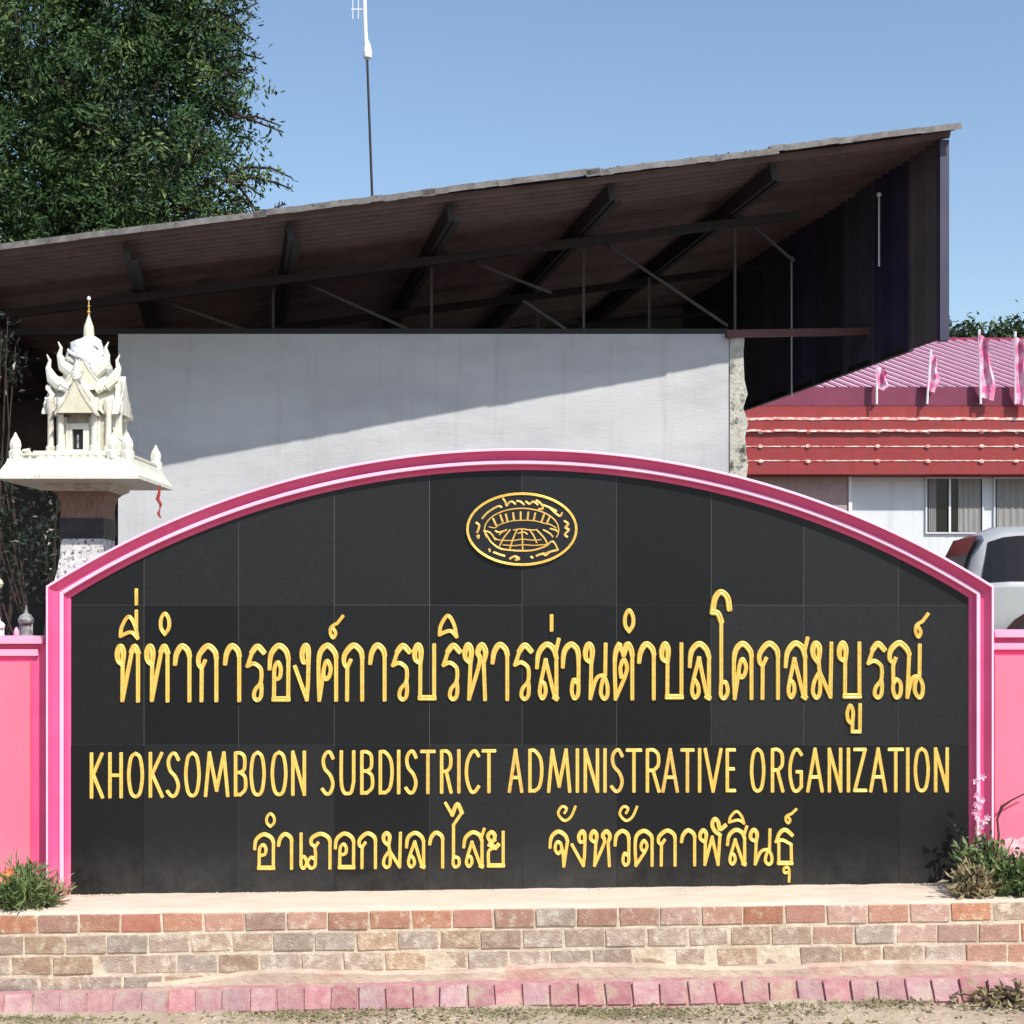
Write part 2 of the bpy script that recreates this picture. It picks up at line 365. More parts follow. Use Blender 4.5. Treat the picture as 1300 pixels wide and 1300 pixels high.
# trusses parallel to the verge (first stands on the white wall)
def truss(depth, top_col, zb, xs, diag, w=.045, m=M['steel']):
    b = MB(); a = roofp(-300, depth); c = roofp(1090, depth)
    b.beam(a - up * .19, c - up * .19, .06, .07, up=up); b.build('truss_top_chord', m, shed)
    return
truss(1.22, 0, 0, 0, 0)
truss(3.4, 0, 0, 0, 0)
truss(5.6, 0, 0, 0, 0)
WS = .75
def web(x0, y0, x1, y1, D0, D1, w, m, name='truss_web'):
    b = MB(); b.beam(P(x0, y0, D0), P(x1, y1, D1), w * WS, w * WS); return b.build(name, m, shed)
for x, y in ((347, 346), (548, 322), (741, 300), (933, 264)):
    web(x, y - 6, x, 424, 12.1, 12.1, .028, M['steelg'])
web(824, 352, 824, 424, 12.2, 12.2, .03, M['steel'])
web(683, 380, 683, 424, 12.9, 12.9, .03, M['steel'])
for x0, y0, x1, y1 in ((165, 368, 336, 428), (366, 350, 536, 426), (752, 298, 924, 414), (664, 382, 727, 424), (934, 268, 1008, 332), (560, 318, 700, 372)):
    web(x0, y0, x1, y1, 12.15, 12.15, .032, M['steelg'])
# far bottom chords seen in the gap
web(520, 396, 1010, 333, 14.2, 14.2, .05, M['steel'], 'truss_bottom_chord')
web(700, 418, 960, 392, 15.6, 15.6, .05, M['steel'], 'truss_bottom_chord')
b = MB(); b.beam((wx0 - 4.5, 6.1, wz + .03), (wx1, 6.1, wz + .03), .10, .05); b.build('wall_plate', M['steel'], shed)
b = MB(); b.beam(P(922, 424, 11.95), P(1150, 420, 12.35), .05, .06); b.build('tie_beam', M['steelr'], shed)
def rz_(x, y): return VL.z - ((x - VL.x) * up.x + (y - VL.y) * up.y) / up.z - .02
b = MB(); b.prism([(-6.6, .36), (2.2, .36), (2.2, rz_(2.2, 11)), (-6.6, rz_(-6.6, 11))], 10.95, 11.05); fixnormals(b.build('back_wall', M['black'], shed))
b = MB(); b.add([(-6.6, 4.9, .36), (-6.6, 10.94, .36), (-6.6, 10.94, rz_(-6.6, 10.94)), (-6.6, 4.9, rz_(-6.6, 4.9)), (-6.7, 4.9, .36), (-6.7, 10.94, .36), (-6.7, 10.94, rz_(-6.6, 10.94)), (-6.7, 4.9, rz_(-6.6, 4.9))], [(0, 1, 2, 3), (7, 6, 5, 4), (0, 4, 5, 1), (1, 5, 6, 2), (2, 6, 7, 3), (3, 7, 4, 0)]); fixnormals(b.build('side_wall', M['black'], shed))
# posts on the ground
for x, y in ((-4.2, 10.7), (1.2, 10.7)):
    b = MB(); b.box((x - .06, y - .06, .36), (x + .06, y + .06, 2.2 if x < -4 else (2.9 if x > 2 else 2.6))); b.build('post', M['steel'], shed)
# hanging side cladding, one standing sheet after another, from the near corner back
A = P(1196, 430, 11.05); 
dirc = (P(948, 520, 15.0) - P(1196, 430, 11.05)); dirc.z = 0; Lc = dirc.length; dirc.normalize()
nc = dirc.cross(Vector((0, 0, 1))).normalized()     # to the right/outside or inside
zb0 = P(0, 430, 11.05).z; zb1 = P(0, 520, 15.0).z
def roofz(x, y):
    o = VL; nrm = up
    return o.z - ((x - o.x) * nrm.x + (y - o.y) * nrm.y) / nrm.z
def clad(s0, s1, m, name, zoff=0, prof=True):
    b = MB(); pts = []
    N = 12
    for i in range(N + 1):
        t = i / N; s = s0 + (s1 - s0) * t
        o_ = .010 if (prof and (t < .12 or t > .9)) else 0
        if prof and .47 < t < .54: o_ = .004
        pts.append((A + dirc * s, o_))
    v = []; f = []
    for th in (0, .006):
        for p, o_ in pts:
            q = p - nc * (o_ + th)
            v.append((q.x, q.y, zb0 + zoff)); v.append((q.x, q.y, roofz(q.x, q.y) + .032))
    n0 = (N + 1) * 2
    for i in range(N):
        a = i * 2; f.append((a, a + 2, a + 3, a + 1)); f.append((n0 + a + 1, n0 + a + 3, n0 + a + 2, n0 + a))
        f.append((a, n0 + a, n0 + a + 2, a + 2))
    f.append((0, 1, n0 + 1, n0)); f.append((2 * N, n0 + 2 * N, n0 + 2 * N + 1, 2 * N + 1))
    b.add(v, f); return b.build(name, m, shed)
clad(.0, .50, M['navyb'], 'cladding_sheet')
s = .50
while s < 6.2:
    clad(s, s + .60, M['navy'], 'cladding_sheet'); s += .603
b = MB(); b.box((A.x - .03, A.y - .05, zb0 - .02), (A.x + .04, A.y + .03, roofz(A.x, A.y) - .005)); b.build('corner_post', M['navy'], shed)
# girts on the inner face of cladding
b = MB(); b.beam(A + Vector((-.10, .5, .02)) , A + Vector((-.10, .5, .02)) + dirc * 4.6, .04, .05); b.build('girt', M['steel'], shed)
def rod(px, y0, y1, D, label):
    D -= .12
    t = thing('finial_rod', P(px, y1, D), label, 'rod', 'white rods on the dark cladding')
    b = MB(); b.tube([P(px, y1, D), P(px, y0, D)], .008, 6); b.build('shaft', M['alum'], t)
    b = MB(); r = .022; b.lathe(P(px, y0, D), [(.001, -r), (r * .8, -r * .6), (r, 0), (r * .8, r * .6), (.001, r)], 10); b.build('ball', M['white'], t, smooth=True)
def cladD(px):     # depth at which the cladding plane is seen at a photo column
    k = (px - HX) / F
    s = (k * (A.y + 6) - A.x) / (dirc.x - k * dirc.y); return (A + dirc * s).y + 6
rod(1116, 247, 338, cladD(1116) - .12, 'short white rod with ball tip on dark cladding, nearer the shed corner')
rod(1005, 328, 505, cladD(1005) - .12, 'long thin white rod with ball tip hanging down dark cladding beside the white wall')

# ------------------------------------------------------------------ antenna mast behind the shed
t = thing('antenna_mast', P(474, 900, 24), 'slim antenna mast rising above the shed roof against the sky', 'antenna mast')
D = 24
b = MB(); b.tube([Vector((P(474, 0, D).x, D - 6, .36)), P(473, 262, D), P(466, 72, D)], [.03, .022, .02], 8); b.build('lower_pole', M['steel'], t)
b = MB(); b.tube([P(466, 74, D), P(464, 40, D), P(461, -60, D)], [.042, .034, .034], 8); b.build('upper_pole', M['white'], t)
b = MB(); b.lathe(P(466.5, 66, D), [(.02, -.14), (.07, -.10), (.08, 0), (.05, .12), (.02, .2)], 12); b.build('insulator', M['white'], t, smooth=True)
b = MB(); b.beam(P(446, 12, D), P(462, 12, D), .02)
for x in (448, 455):
    b.beam(P(x, 0, D), P(x, 24, D), .014)
b.build('antenna_arm', M['alum'], t)

# ------------------------------------------------------------------ office building with red fascia and pink roof
office = thing('office_building', (8, 22, .36), 'office building with red metal fascia, pink ribbed roof and curtained windows', 'building')
D = 27.0; sc = D / F
def pz(y, D=D): return EYE + (HY - y) * D / F
def pxx(x, D=D): return (x - HX) * D / F
YB = D - 6
b = MB(); b.box((pxx(880), YB + .5, .36), (pxx(1800), YB + 8, pz(596))); b.build('wall', M['bwall'], office)
b = MB(); b.box((pxx(948), YB + .42, pz(690)), (pxx(1083), YB + .498, pz(600))); o = b.build('wall_panel', M['bwall2'], office); o['label'] = 'rose-brown panel beside the pale wall'
b = MB(); b.box((pxx(1083.5), YB + .38, pz(720)), (pxx(1088), YB + .5, pz(600))); b.build('downpipe', M['alum'], office)
b = MB(); b.box((pxx(900), YB + .30, pz(603)), (pxx(1800), YB + 8, pz(597))); b.build('soffit', M['fascia'], office)
# fascia: three long profiled boards
rows = [(516, 531), (533.5, 546), (549, 566), (568, 584), (586, 602)]
for i, (a, c) in enumerate(rows):
    b = MB()
    b.box((pxx(890), YB - .02 - (.05 if i == 1 else 0), pz(c)), (pxx(1800), YB + .25, pz(a)))
    b.build('fascia_board', M['fascia'], office)
for y, hgt, dep in ((532.2, 3.2, .09), (547.5, 2.6, .10)):
    b = MB(); N = 60
    for k in range(N):
        x0 = 890 + 910 * k / N; x1 = 890 + 910 * (k + 1) / N; j = R.uniform(-.5, .5)
        b.box((pxx(x0), YB - dep + R.uniform(0, .01), pz(y + hgt / 2 + j)), (pxx(x1), YB + .2, pz(y - hgt / 2 + j)))
    b.build('fascia_lip', M['fedge'], office)
for y in (567, 585):
    b = MB(); b.box((pxx(890), YB - .035, pz(y + .7)), (pxx(1800), YB + .1, pz(y - .7))); b.build('fascia_joint', M['fedge'], office)
b = MB(); b.box((pxx(890), YB + .02, pz(515)), (pxx(1800), YB + .5, pz(491))); b.build('gutter', M['purple'], office)
# pink ribbed roof, seams running slanted
r0 = Vector((pxx(880), YB + .5, pz(490.5))); zt = 2.1
# roof plane rises away from the camera
rise = .55
def rp(u, v):   # u along eave (m from r0), v up-slope run (m)
    return Vector((r0.x + u, r0.y + v, r0.z + v * rise))
b = MB(); Lr = 14
b.add([rp(0, 0), rp(Lr, 0), rp(Lr, 2.6), rp(0, 2.6), rp(0, 0) - Vector((0, 0, .08)), rp(Lr, 0) - Vector((0, 0, .08)), rp(Lr, 2.6) - Vector((0, 0, .08)), rp(0, 2.6) - Vector((0, 0, .08))],
      [(0, 1, 2, 3), (7, 6, 5, 4), (4, 5, 1, 0), (1, 5, 6, 2), (2, 6, 7, 3), (3, 7, 4, 0)]); b.build('roof_slab', M['proof'], office)
k = 0; u = -2.0
while u < Lr - .1:
    # from lower right (u+du, 0) to upper left (u, 2.6)
    p = rp(u + 2.0, .02); q = rp(u, 2.58)
    if p.x > rp(Lr, 0).x: 
        tt = (p.x - rp(Lr, 0).x) / 2.0; p = p + (q - p) * tt
    if q.x < r0.x:
        tt = (r0.x - q.x) / 2.0; q = q + (p - q) * tt
    b = MB(); b.beam(p + Vector((0, -.01, .03)), q + Vector((0, -.01, .03)), .11, .05); b.build('roof_rib', M['prib'], office); u += .235
b = MB(); b.beam(rp(0, 2.62) + Vector((0, 0, .03)), rp(Lr, 2.62) + Vector((0, 0, .03)), .16, .07); b.build('ridge_cap', M['proof'], office)
# windows
def window(x0, x1, y0, y1, gap):
    yb = YB + .5
    w = MB(); fr = .03
    X0, X1, Z0, Z1 = pxx(x0), pxx(x1), pz(y1), pz(y0)
    w.box((X0, yb - .05, Z0), (X1, yb - .004, Z0 + fr)); w.box((X0, yb - .05, Z0 + fr), (X0 + fr, yb - .004, Z1)); w.box((X1 - fr, yb - .05, Z0 + fr), (X1, yb - .004, Z1))
    w.box((X0 + fr, yb - .05, Z1 - fr), (X1 - fr, yb - .004, Z1))
    win = w.build('window', M['bwall'], office)
    w = MB(); w.box((X0 + fr, yb - .012, Z0 + fr), (X1 - fr, yb - .003, Z1 - fr)); w.build('pane', M['glassd'], win)
    def cur(a, c):
        w = MB(); N = 14; v = []; f = []
        for i in range(N + 1):
            x = pxx(a) + (pxx(c) - pxx(a)) * i / N; yy = yb - .022 - .010 * (1 + math.sin(i * 1.9))
            v += [(x, yy, Z0 + fr + .01), (x, yy, Z1 - fr)]
        for i in range(N): f.append((2 * i, 2 * i + 2, 2 * i + 3, 2 * i + 1))
        v2 = [(x, y + .006, z) for x, y, z in v]; n0 = len(v); f += [tuple(j + n0 for j in q)[::-1] for q in f[:N]]
        w.add(v + v2, f); w.build('curtain', M['curtain'], win)
    cur(x0 + 4, gap[0]); cur(gap[1], x1 - 4)
    if x1 - x0 > 60:
        w = MB(); xm = pxx((gap[0] + gap[1]) / 2 + 3); w.box((xm - .02, yb - .06, Z0), (xm + .02, yb - .045, Z1)); w.build('mullion', M['alum'], win)
window(1184, 1259, 603, 676, (1198, 1226))
window(1272, 1350, 603, 671, (1314, 1320))
window(1400, 1475, 603, 676, (1430, 1445))
# flag poles with pink flags fixed to the fascia
def flagpole(px, ytop, ybot, label, flag=None, lean=0):
    Df = D - .22
    t = thing('flagpole', P(px, ybot, Df), label, 'flagpole', 'white flagpoles along the red fascia')
    b = MB(); b.tube([P(px, ybot, Df), P(px + lean * .4, (ytop + ybot) / 2, Df), P(px + lean, ytop, Df)], .022, 6); b.build('pole', M['alum'], t)
    if flag:
        w, h, tilt = flag; y0 = ytop + (6 if h > 40 else 0); N = 12; K = 6; v = []; f = []
        for i in range(N + 1):
            for j in range(K + 1):
                u_ = j / K; q = i / N
                wd = w * (.55 + .45 * math.sin(q * 2.6 + .3)) * (1 + .18 * math.sin(q * 9 + px))
                x = px + lean * (1 - q) + u_ * wd + tilt * q * u_
                v.append(P(x, y0 + h * q + 5 * u_, Df - .02 - .10 * math.sin(u_ * 7 + q * 2 + px) * u_))
        for i in range(N):
            for j in range(K):
                a = i * (K + 1) + j; f.append((a, a + 1, a + K + 2, a + K + 1))
        b = MB(); b.add(v, f); b.build('flag', M['flag'], t, smooth=True)
flagpole(1113, 464, 513, 'leftmost white flagpole on the fascia with a small limp pale flag', (13, 28, 2))
flagpole(1177, 444, 513, 'bent white flagpole second from the left with a narrow furled flag', (10, 44, 4), lean=5)
flagpole(1245, 418, 513, 'tall white flagpole in front of the roof trees with long drooping pink flag', (12, 80, 9), lean=-2)
flagpole(1289, 421, 513, 'white flagpole at the right picture edge with long pink flag', (11, 84, 8))
for px in (965, 1025, 1113, 1177, 1245, 1289, 1350, 1415):
    for y in (549, 567, 586):
        p = P(px, y, D); b = MB(); r_ = .045
        b.lathe((0, 0, 0), [(r_ * .3, -.02), (r_, -.012), (r_, .012), (r_ * .3, .02)], 8)
        b.v = [(p.x + x * R.uniform(.9, 1.3), YB - .045 + z, p.z + y_ * .8) for x, y_, z in b.v]
        b.build('fascia_bolt', M['fedge'], office)

# ------------------------------------------------------------------ trees
def tree(name, base, ht, blobs, nspray, per, leafL, leafW, lm, label, seed, twigs=(), trunk_r=.3, group=None):
    rs = np.random.RandomState(seed); rr = random.Random(seed)
    t = thing(name, base, label, 'tree', group)
    b = MB(); base = Vector(base); c0 = Vector(blobs[0][0])
    pts = [base, base.lerp(c0, .35) + Vector((.1, 0, 0)), base.lerp(c0, .7), c0]
    b.tube(pts, [trunk_r, trunk_r * .75, trunk_r * .55, trunk_r * .3], 10)
    for (c, r) in blobs:
        for k in range(5):
            dv = Vector((rr.uniform(-1, 1), rr.uniform(-1, 1), rr.uniform(-.4, 1))).normalized(); c_ = Vector(c)
            s0 = base.lerp(c0, rr.uniform(.55, 1)); en = c_ + Vector((dv.x * r[0], dv.y * r[1], dv.z * r[2])) * .8
            b.tube([s0, s0.lerp(en, .5) + Vector((0, 0, -.1)), en], [trunk_r * .3, trunk_r * .16, .02], 6)
    b.build('trunk', M['bark'], t, smooth=True)
    mb = MB(); vols = np.array([r[0] * r[1] * r[2] for c, r in blobs]); vols = vols / vols.sum()
    allp = []; alld = []
    for k in range(nspray):
        bi = rs.choice(len(blobs), p=vols); c, r = blobs[bi]; c = np.array(c); r = np.array(r)
        d = rs.normal(size=3); d /= np.linalg.norm(d)
        rad = rs.uniform(.35, 1) ** .35 * (1 + .13 * math.sin(d[0] * 7 + d[2] * 5) + .06 * rs.normal())
        p0 = c + d * r * rad
        dr = d * .8 + np.array([0, 0, -.25]) + rs.normal(size=3) * .45; dr /= np.linalg.norm(dr)
        ln = leafL * rs.uniform(3, 6.5)
        tt = rs.uniform(0, 1, per)[:, None]
        side = np.cross(dr, rs.normal(size=3)); side /= np.linalg.norm(side)
        sgn = rs.choice([-1, 1], per)[:, None]
        spread = leafL * 1.3
        pos = p0 + dr * ln * tt + np.array([0, 0, -1]) * (tt ** 2) * ln * .25 + rs.normal(size=(per, 3)) * spread * .55
        dirs = dr * .6 + side * sgn * .9 + rs.normal(size=(per, 3)) * .35
        allp.append(pos); alld.append(dirs)
    leaves(np.concatenate(allp), np.concatenate(alld), leafL, leafW, rs, mb=mb)
    cr = mb.build('crown', [lm, M['leaf_y2'], M['leaf_dk']], t)
    nf = len(mb.f) // per
    # each spray of leaves takes one tone
    nl = nspray * per; tone = np.repeat(rs.choice([0, 0, 0, 1, 2], nspray), per); tone[rs.uniform(size=nl) < .3] = 0
    # leaves() writes two triangles per leaf: first halves, then second halves
    cr.data.polygons.foreach_set('material_index', np.concatenate([tone, tone]).astype(np.int32))
    for tw in twigs:
        b = MB(); pts = [Vector(p) for p in tw]; n = len(pts)
        b.tube(pts, [.03 * (1 - .75 * i / (n - 1)) + .004 for i in range(n)], 5)
        o = b.build('branch', M['twig'], t)
        # leaf tufts along it
        pp = []; dd = []
        for i in range(n - 1):
            a = np.array(pts[i]); c = np.array(pts[i + 1]); m_ = 14
            tt = rs.uniform(0, 1, m_)[:, None]
            pp.append(a + (c - a) * tt + rs.normal(size=(m_, 3)) * .02); dd.append((c - a) / np.linalg.norm(c - a) * .7 + rs.normal(size=(m_, 3)) * .6)
        l = leaves(np.concatenate(pp), np.concatenate(dd), leafL * .9, leafW * .8, rs); l.build('leaf_spray', lm, o)['kind'] = 'stuff'
    return t
DT = 21.0
def T(px, py, dd=0): return tuple(P(px, py, DT + dd))
blobs = [(T(70, 120), (2.3, 2.2, 2.3)), (T(150, 60, .2), (1.5, 1.6, 1.5)), (T(190, 190, -.3), (1.35, 1.5, 1.3)), (T(180, -60), (1.5, 1.6, 1.3)), (T(-60, 200, -.2), (1.9, 2, 1.7)),
         (T(228, 120), (.62, 1, 1.0)), (T(235, 250), (.85, 1.1, .75)), (T(90, 270, -.2), (1.7, 1.5, .9)), (T(-50, -40), (2.2, 2, 2)), (T(225, 20), (.7, .8, .8)), (T(285, 285, .1), (.45, .7, .25))]
tw = [[T(235, 60), T(265, 45), T(290, 22), T(326, 4)], [T(250, 75), T(272, 62), T(296, 40), T(322, 18)], [T(255, 40), T(262, 22), T(285, 0)],
      [T(255, 88), T(285, 74), T(310, 69), T(332, 75)], [T(262, 92), T(288, 88), T(313, 94)], [T(250, 60), T(276, 92), T(303, 118)],
      [T(260, 125), T(290, 140), T(318, 152), T(360, 168)], [T(265, 135), T(300, 150), T(325, 148), T(357, 160)], [T(262, 170), T(285, 178)], [T(270, 195), T(300, 206)],
      [T(285, 225), T(315, 212), T(345, 214), T(371, 226)], [T(290, 235), T(320, 225), T(350, 232), T(370, 240)], [T(292, 240), T(320, 262), T(338, 272), T(362, 258)], [T(280, 210), T(310, 245), T(330, 274)]]
tr_ = random.Random(77)
for k in range(16):
    y0 = tr_.choice([tr_.uniform(10, 120), tr_.uniform(180, 290)]); x0 = tr_.uniform(235, 262); L_ = tr_.uniform(30, 75); dy_ = tr_.uniform(-22, 30)
    tw.append([T(x0, y0, tr_.uniform(-.5, .4)), T(x0 + L_ * .4, y0 + dy_ * .2, tr_.uniform(-.4, .3)), T(x0 + L_ * .75, y0 + dy_ * .6), T(x0 + L_, y0 + dy_ + 8)])
tree('leafy_tree', (T(60, 0)[0], T(0, 0)[1], .36), 8, blobs, 3300, 36, .105, .040, M['leaf_t'], 'tall dense dark green tree behind the left end of the shed roof', 5, tw)
def far_tree(px, py, D, rx, rz, label, seed, nsp=160):
    p = P(px, py, D)
    tree('far_tree', (p.x, p.y, .36), 5, [(tuple(p), (rx, rx, rz)), ((p.x + rx * .6, p.y, p.z - rz * .2), (rx * .7, rx * .7, rz * .7))], nsp, 26, .22, .12, M['leaf_f'], label, seed, trunk_r=.25, group='trees beyond the pink roof')
far_tree(1212, 446, 48, .9, .36, 'low dark tree top touching the shed corner beyond pink roof', 21)
far_tree(1285, 445, 48, 1.0, .42, 'dark tree top beyond pink roof at right picture edge', 22)
# dark plants in the shade behind the spirit house
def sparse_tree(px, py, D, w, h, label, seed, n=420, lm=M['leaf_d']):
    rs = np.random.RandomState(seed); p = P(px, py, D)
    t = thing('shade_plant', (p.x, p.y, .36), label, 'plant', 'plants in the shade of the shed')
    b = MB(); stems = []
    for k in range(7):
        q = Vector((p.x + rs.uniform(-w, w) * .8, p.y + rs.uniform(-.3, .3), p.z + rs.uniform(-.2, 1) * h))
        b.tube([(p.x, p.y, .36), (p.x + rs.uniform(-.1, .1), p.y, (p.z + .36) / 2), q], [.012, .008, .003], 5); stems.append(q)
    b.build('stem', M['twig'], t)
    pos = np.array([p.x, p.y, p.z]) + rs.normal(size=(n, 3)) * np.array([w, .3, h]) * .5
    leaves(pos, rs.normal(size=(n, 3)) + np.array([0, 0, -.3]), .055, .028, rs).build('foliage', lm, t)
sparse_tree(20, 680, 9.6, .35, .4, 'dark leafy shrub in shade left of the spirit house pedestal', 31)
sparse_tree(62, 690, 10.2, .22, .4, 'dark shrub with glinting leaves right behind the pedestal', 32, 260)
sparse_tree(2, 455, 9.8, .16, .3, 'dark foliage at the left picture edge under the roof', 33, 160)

# ------------------------------------------------------------------ parked car (rear turned a little to the camera)
def car():
    base = P(1226, 0, 16.9); base.z = .36
    t = thing('parked_car', base, 'silver estate car parked in the yard, seen from its rear side', 'car')
    ang = math.radians(-4); dx = Vector((math.cos(ang), math.sin(ang), 0)); dy = Vector((-math.sin(ang), math.cos(ang), 0))
    near = -1
    def C(x, y, z): return base + dx * x + dy * (y + .95) + Vector((0, 0, z))
    st = [(0, .45, .92, .96, .76, .66), (.05, .34, 1.04, 1.12, .85, .70), (.15, .30, 1.07, 1.46, .88, .69), (.28, .29, 1.09, 1.72, .90, .68), (.55, .28, 1.10, 1.82, .92, .68), (1.5, .28, 1.09, 1.85, .93, .69),
          (2.5, .28, 1.06, 1.83, .93, .68), (2.95, .28, 1.05, 1.66, .92, .66), (3.55, .28, 1.02, 1.10, .91, .74), (4.3, .32, .93, .98, .86, .70), (4.6, .42, .80, .84, .74, .60)]
    def ring(q):
        x, zb, zl, zr, wb, wr = q; h = zl - zb
        half = [(0, zb), (wb * .9, zb), (wb * .985, zb + .12), (wb * 1.0, zb + h * .55), (wb * .985, zl - .03), (wb * .955, zl), (wb * .955 + (wr - wb * .955) * .92, zl + (zr - zl) * .88), (wr * .86, zr - (zr - zl) * .02), (0, zr + .015)]
        return [(x, y, z) for y, z in half] + [(x, -y, z) for y, z in half[-2:0:-1]]
    rings = [ring(q) for q in st]; n = len(rings[0]); v = [C(*p) for r_ in rings for p in r_]; f = []
    for i in range(len(rings) - 1):
        for k in range(n): f.append((i * n + k, i * n + (k + 1) % n, (i + 1) * n + (k + 1) % n, (i + 1) * n + k))
    f.append(tuple(range(n))); f.append(tuple(range((len(rings) - 1) * n, len(rings) * n))[::-1])
    b = MB(); b.add(v, f); body = fixnormals(b.build('body', M['body'], t, smooth=True))
    def interp(x):
        for a, c in zip(st[:-1], st[1:]):
            if a[0] <= x <= c[0]:
                k = (x - a[0]) / (c[0] - a[0]); return [a[i] + (c[i] - a[i]) * k for i in range(6)]
    def sidept(x, fr, side, off=.012):
        q = interp(x); zl, zr, wb, wr = q[2], q[3], q[4], q[5]
        y = wb * .955 + (wr - wb * .955) * .92 * fr; z = zl + (zr - zl) * .88 * fr
        return C(x, side * (y + off), z)
    for side in (-1, 1):
        for nm, xs, lo, hi in (('side_window', (.20, .34, .50, .66, .78), .08, .93), ('side_window', (.86, 1.2, 1.5, 1.9), .10, .95), ('side_window', (1.99, 2.3, 2.6, 2.88, 3.12), .10, .95)):
            b = MB(); v = []; f = []; K = 4
            for xi, x in enumerate(xs):
                h2 = hi
                for k in range(K + 1):
                    fr = lo + (h2 - lo) * k / K
                    xx = x
                    if nm and xs[0] < .5 and xi == 0: xx = x + .12 * k / K
                    if nm and xs[-1] > 3 and xi == len(xs) - 1: xx = x - .20 * k / K
                    v.append(sidept(xx, fr, side))
            for i in range(len(xs) - 1):
                for k in range(K): a = i * (K + 1) + k; f.append((a, a + 1, a + K + 2, a + K + 1))
            b.add(v, f); o = fixnormals(b.build(nm, M['glassd'], t))
            sm = o.modifiers.new('s', 'SOLIDIFY'); sm.thickness = .008; sm.offset = 0
        b = MB(); b.tube([C(.95, side * .945, .87), C(1.9, side * .955, .87), C(3.1, side * .945, .87)], .022, 6); b.build('side_moulding', M['blackp'], t)
        for x in (.82, 1.95, 3.0):
            b = MB(); b.tube([C(x, side * .938, .50), C(x, side * .940, .80), C(x, side * .915, 1.05)], .006, 4); b.build('door_seam', M['blackp'], t)
        b = MB(); b.tube([C(2.98, side * .95, 1.12), C(3.0, side * 1.08, 1.14), C(2.98, side * 1.12, 1.20)], .06, 8); b.build('door_mirror', M['body'], t, smooth=True)
        for x in (1.45, 2.4):
            b = MB(); b.beam(C(x, side * .955, .98), C(x + .16, side * .955, .98), .02, .025); b.build('door_handle', M['blackp'], t)
        b = MB(); b.beam(C(.02, side * .70, .98), C(.10, side * .80, .70), .10, .05); b.build('tail_light', M['tail'], t)
        b = MB(); b.beam(C(4.52, side * .60, .72), C(4.40, side * .78, .76), .12, .08); b.build('headlight', M['alum'], t)
        for x in (.86, 3.62):
            rs_ = []
            b = MB(); N = 22; R1 = .43
            v = [C(x, side * .86, .36)] + [C(x + R1 * math.cos(2 * math.pi * k / N), side * .955, max(.26, .36 + R1 * math.sin(2 * math.pi * k / N))) for k in range(N)]
            v2 = [C(x + R1 * math.cos(2 * math.pi * k / N), side * .80, max(.26, .36 + R1 * math.sin(2 * math.pi * k / N))) for k in range(N)]
            v += v2; f = [(0, 1 + k, 1 + (k + 1) % N) for k in range(N)] + [(1 + k, 1 + N + k, 1 + N + (k + 1) % N, 1 + (k + 1) % N) for k in range(N)]
            b.add(v, f); b.build('wheel_arch', M['archd'], t)
            b = MB(); N = 24; v = []; f = []
            prof = [(.20, -.10), (.33, -.11), (.36, -.06), (.36, .06), (.33, .11), (.20, .10)]
            for k in range(N):
                a = 2 * math.pi * k / N
                for r_, y_ in prof: v.append(C(x + r_ * math.cos(a), side * .87 + y_, .36 + r_ * math.sin(a)))
            m_ = len(prof)
            for k in range(N):
                for j in range(m_): f.append((k * m_ + j, k * m_ + (j + 1) % m_, ((k + 1) % N) * m_ + (j + 1) % m_, ((k + 1) % N) * m_ + j))
            b.add(v, f); wh = b.build('wheel', M['rubber'], t)
            b = MB()
            for k in range(5):
                a = 2 * math.pi * k / 5; b.beam(C(x, side * .95, .36), C(x + .2 * math.cos(a), side * .95, .36 + .2 * math.sin(a)), .05, .03)
            v = [C(x, side * .90, .36)] + [C(x + .21 * math.cos(2 * math.pi * k / 20), side * .93, .36 + .21 * math.sin(2 * math.pi * k / 20)) for k in range(20)]
            b.add(v, [(0, 1 + k, 1 + (k + 1) % 20) for k in range(20)]); b.build('rim', M['rim'], wh)
    # tailgate glass and bumper
    b = MB(); v = []
    for x, fr in ((.06, 0), (.15, 0), (.26, 0)):
        q = interp(x)
        for y in (-.58, -.3, 0, .3, .58): v.append(C(x - .035, y, q[3] + .01))
    f = [(r_ * 5 + k, r_ * 5 + k + 1, (r_ + 1) * 5 + k + 1, (r_ + 1) * 5 + k) for r_ in range(2) for k in range(4)]
    b.add(v, f); o = b.build('rear_window', M['glassd'], t); sm = o.modifiers.new('s', 'SOLIDIFY'); sm.thickness = .01
    b = MB(); v = []
    for x in (3.02, 3.25, 3.5):
        q = interp(x)
        for y in (-.56, 0, .56): v.append(C(x + .02, y, q[3] + .03))
    b.add(v, [(r_ * 3 + k, r_ * 3 + k + 1, (r_ + 1) * 3 + k + 1, (r_ + 1) * 3 + k) for r_ in range(2) for k in range(2)]); o = b.build('windscreen', M['glassd'], t); sm = o.modifiers.new('s', 'SOLIDIFY'); sm.thickness = .01
    b = MB(); b.tube([C(.25, -.90, .50), C(.0, -.80, .50), C(-.05, 0, .50), C(.0, .80, .50), C(.25, .90, .50)], .10, 8); b.build('bumper', M['body'], t, smooth=True)
car()

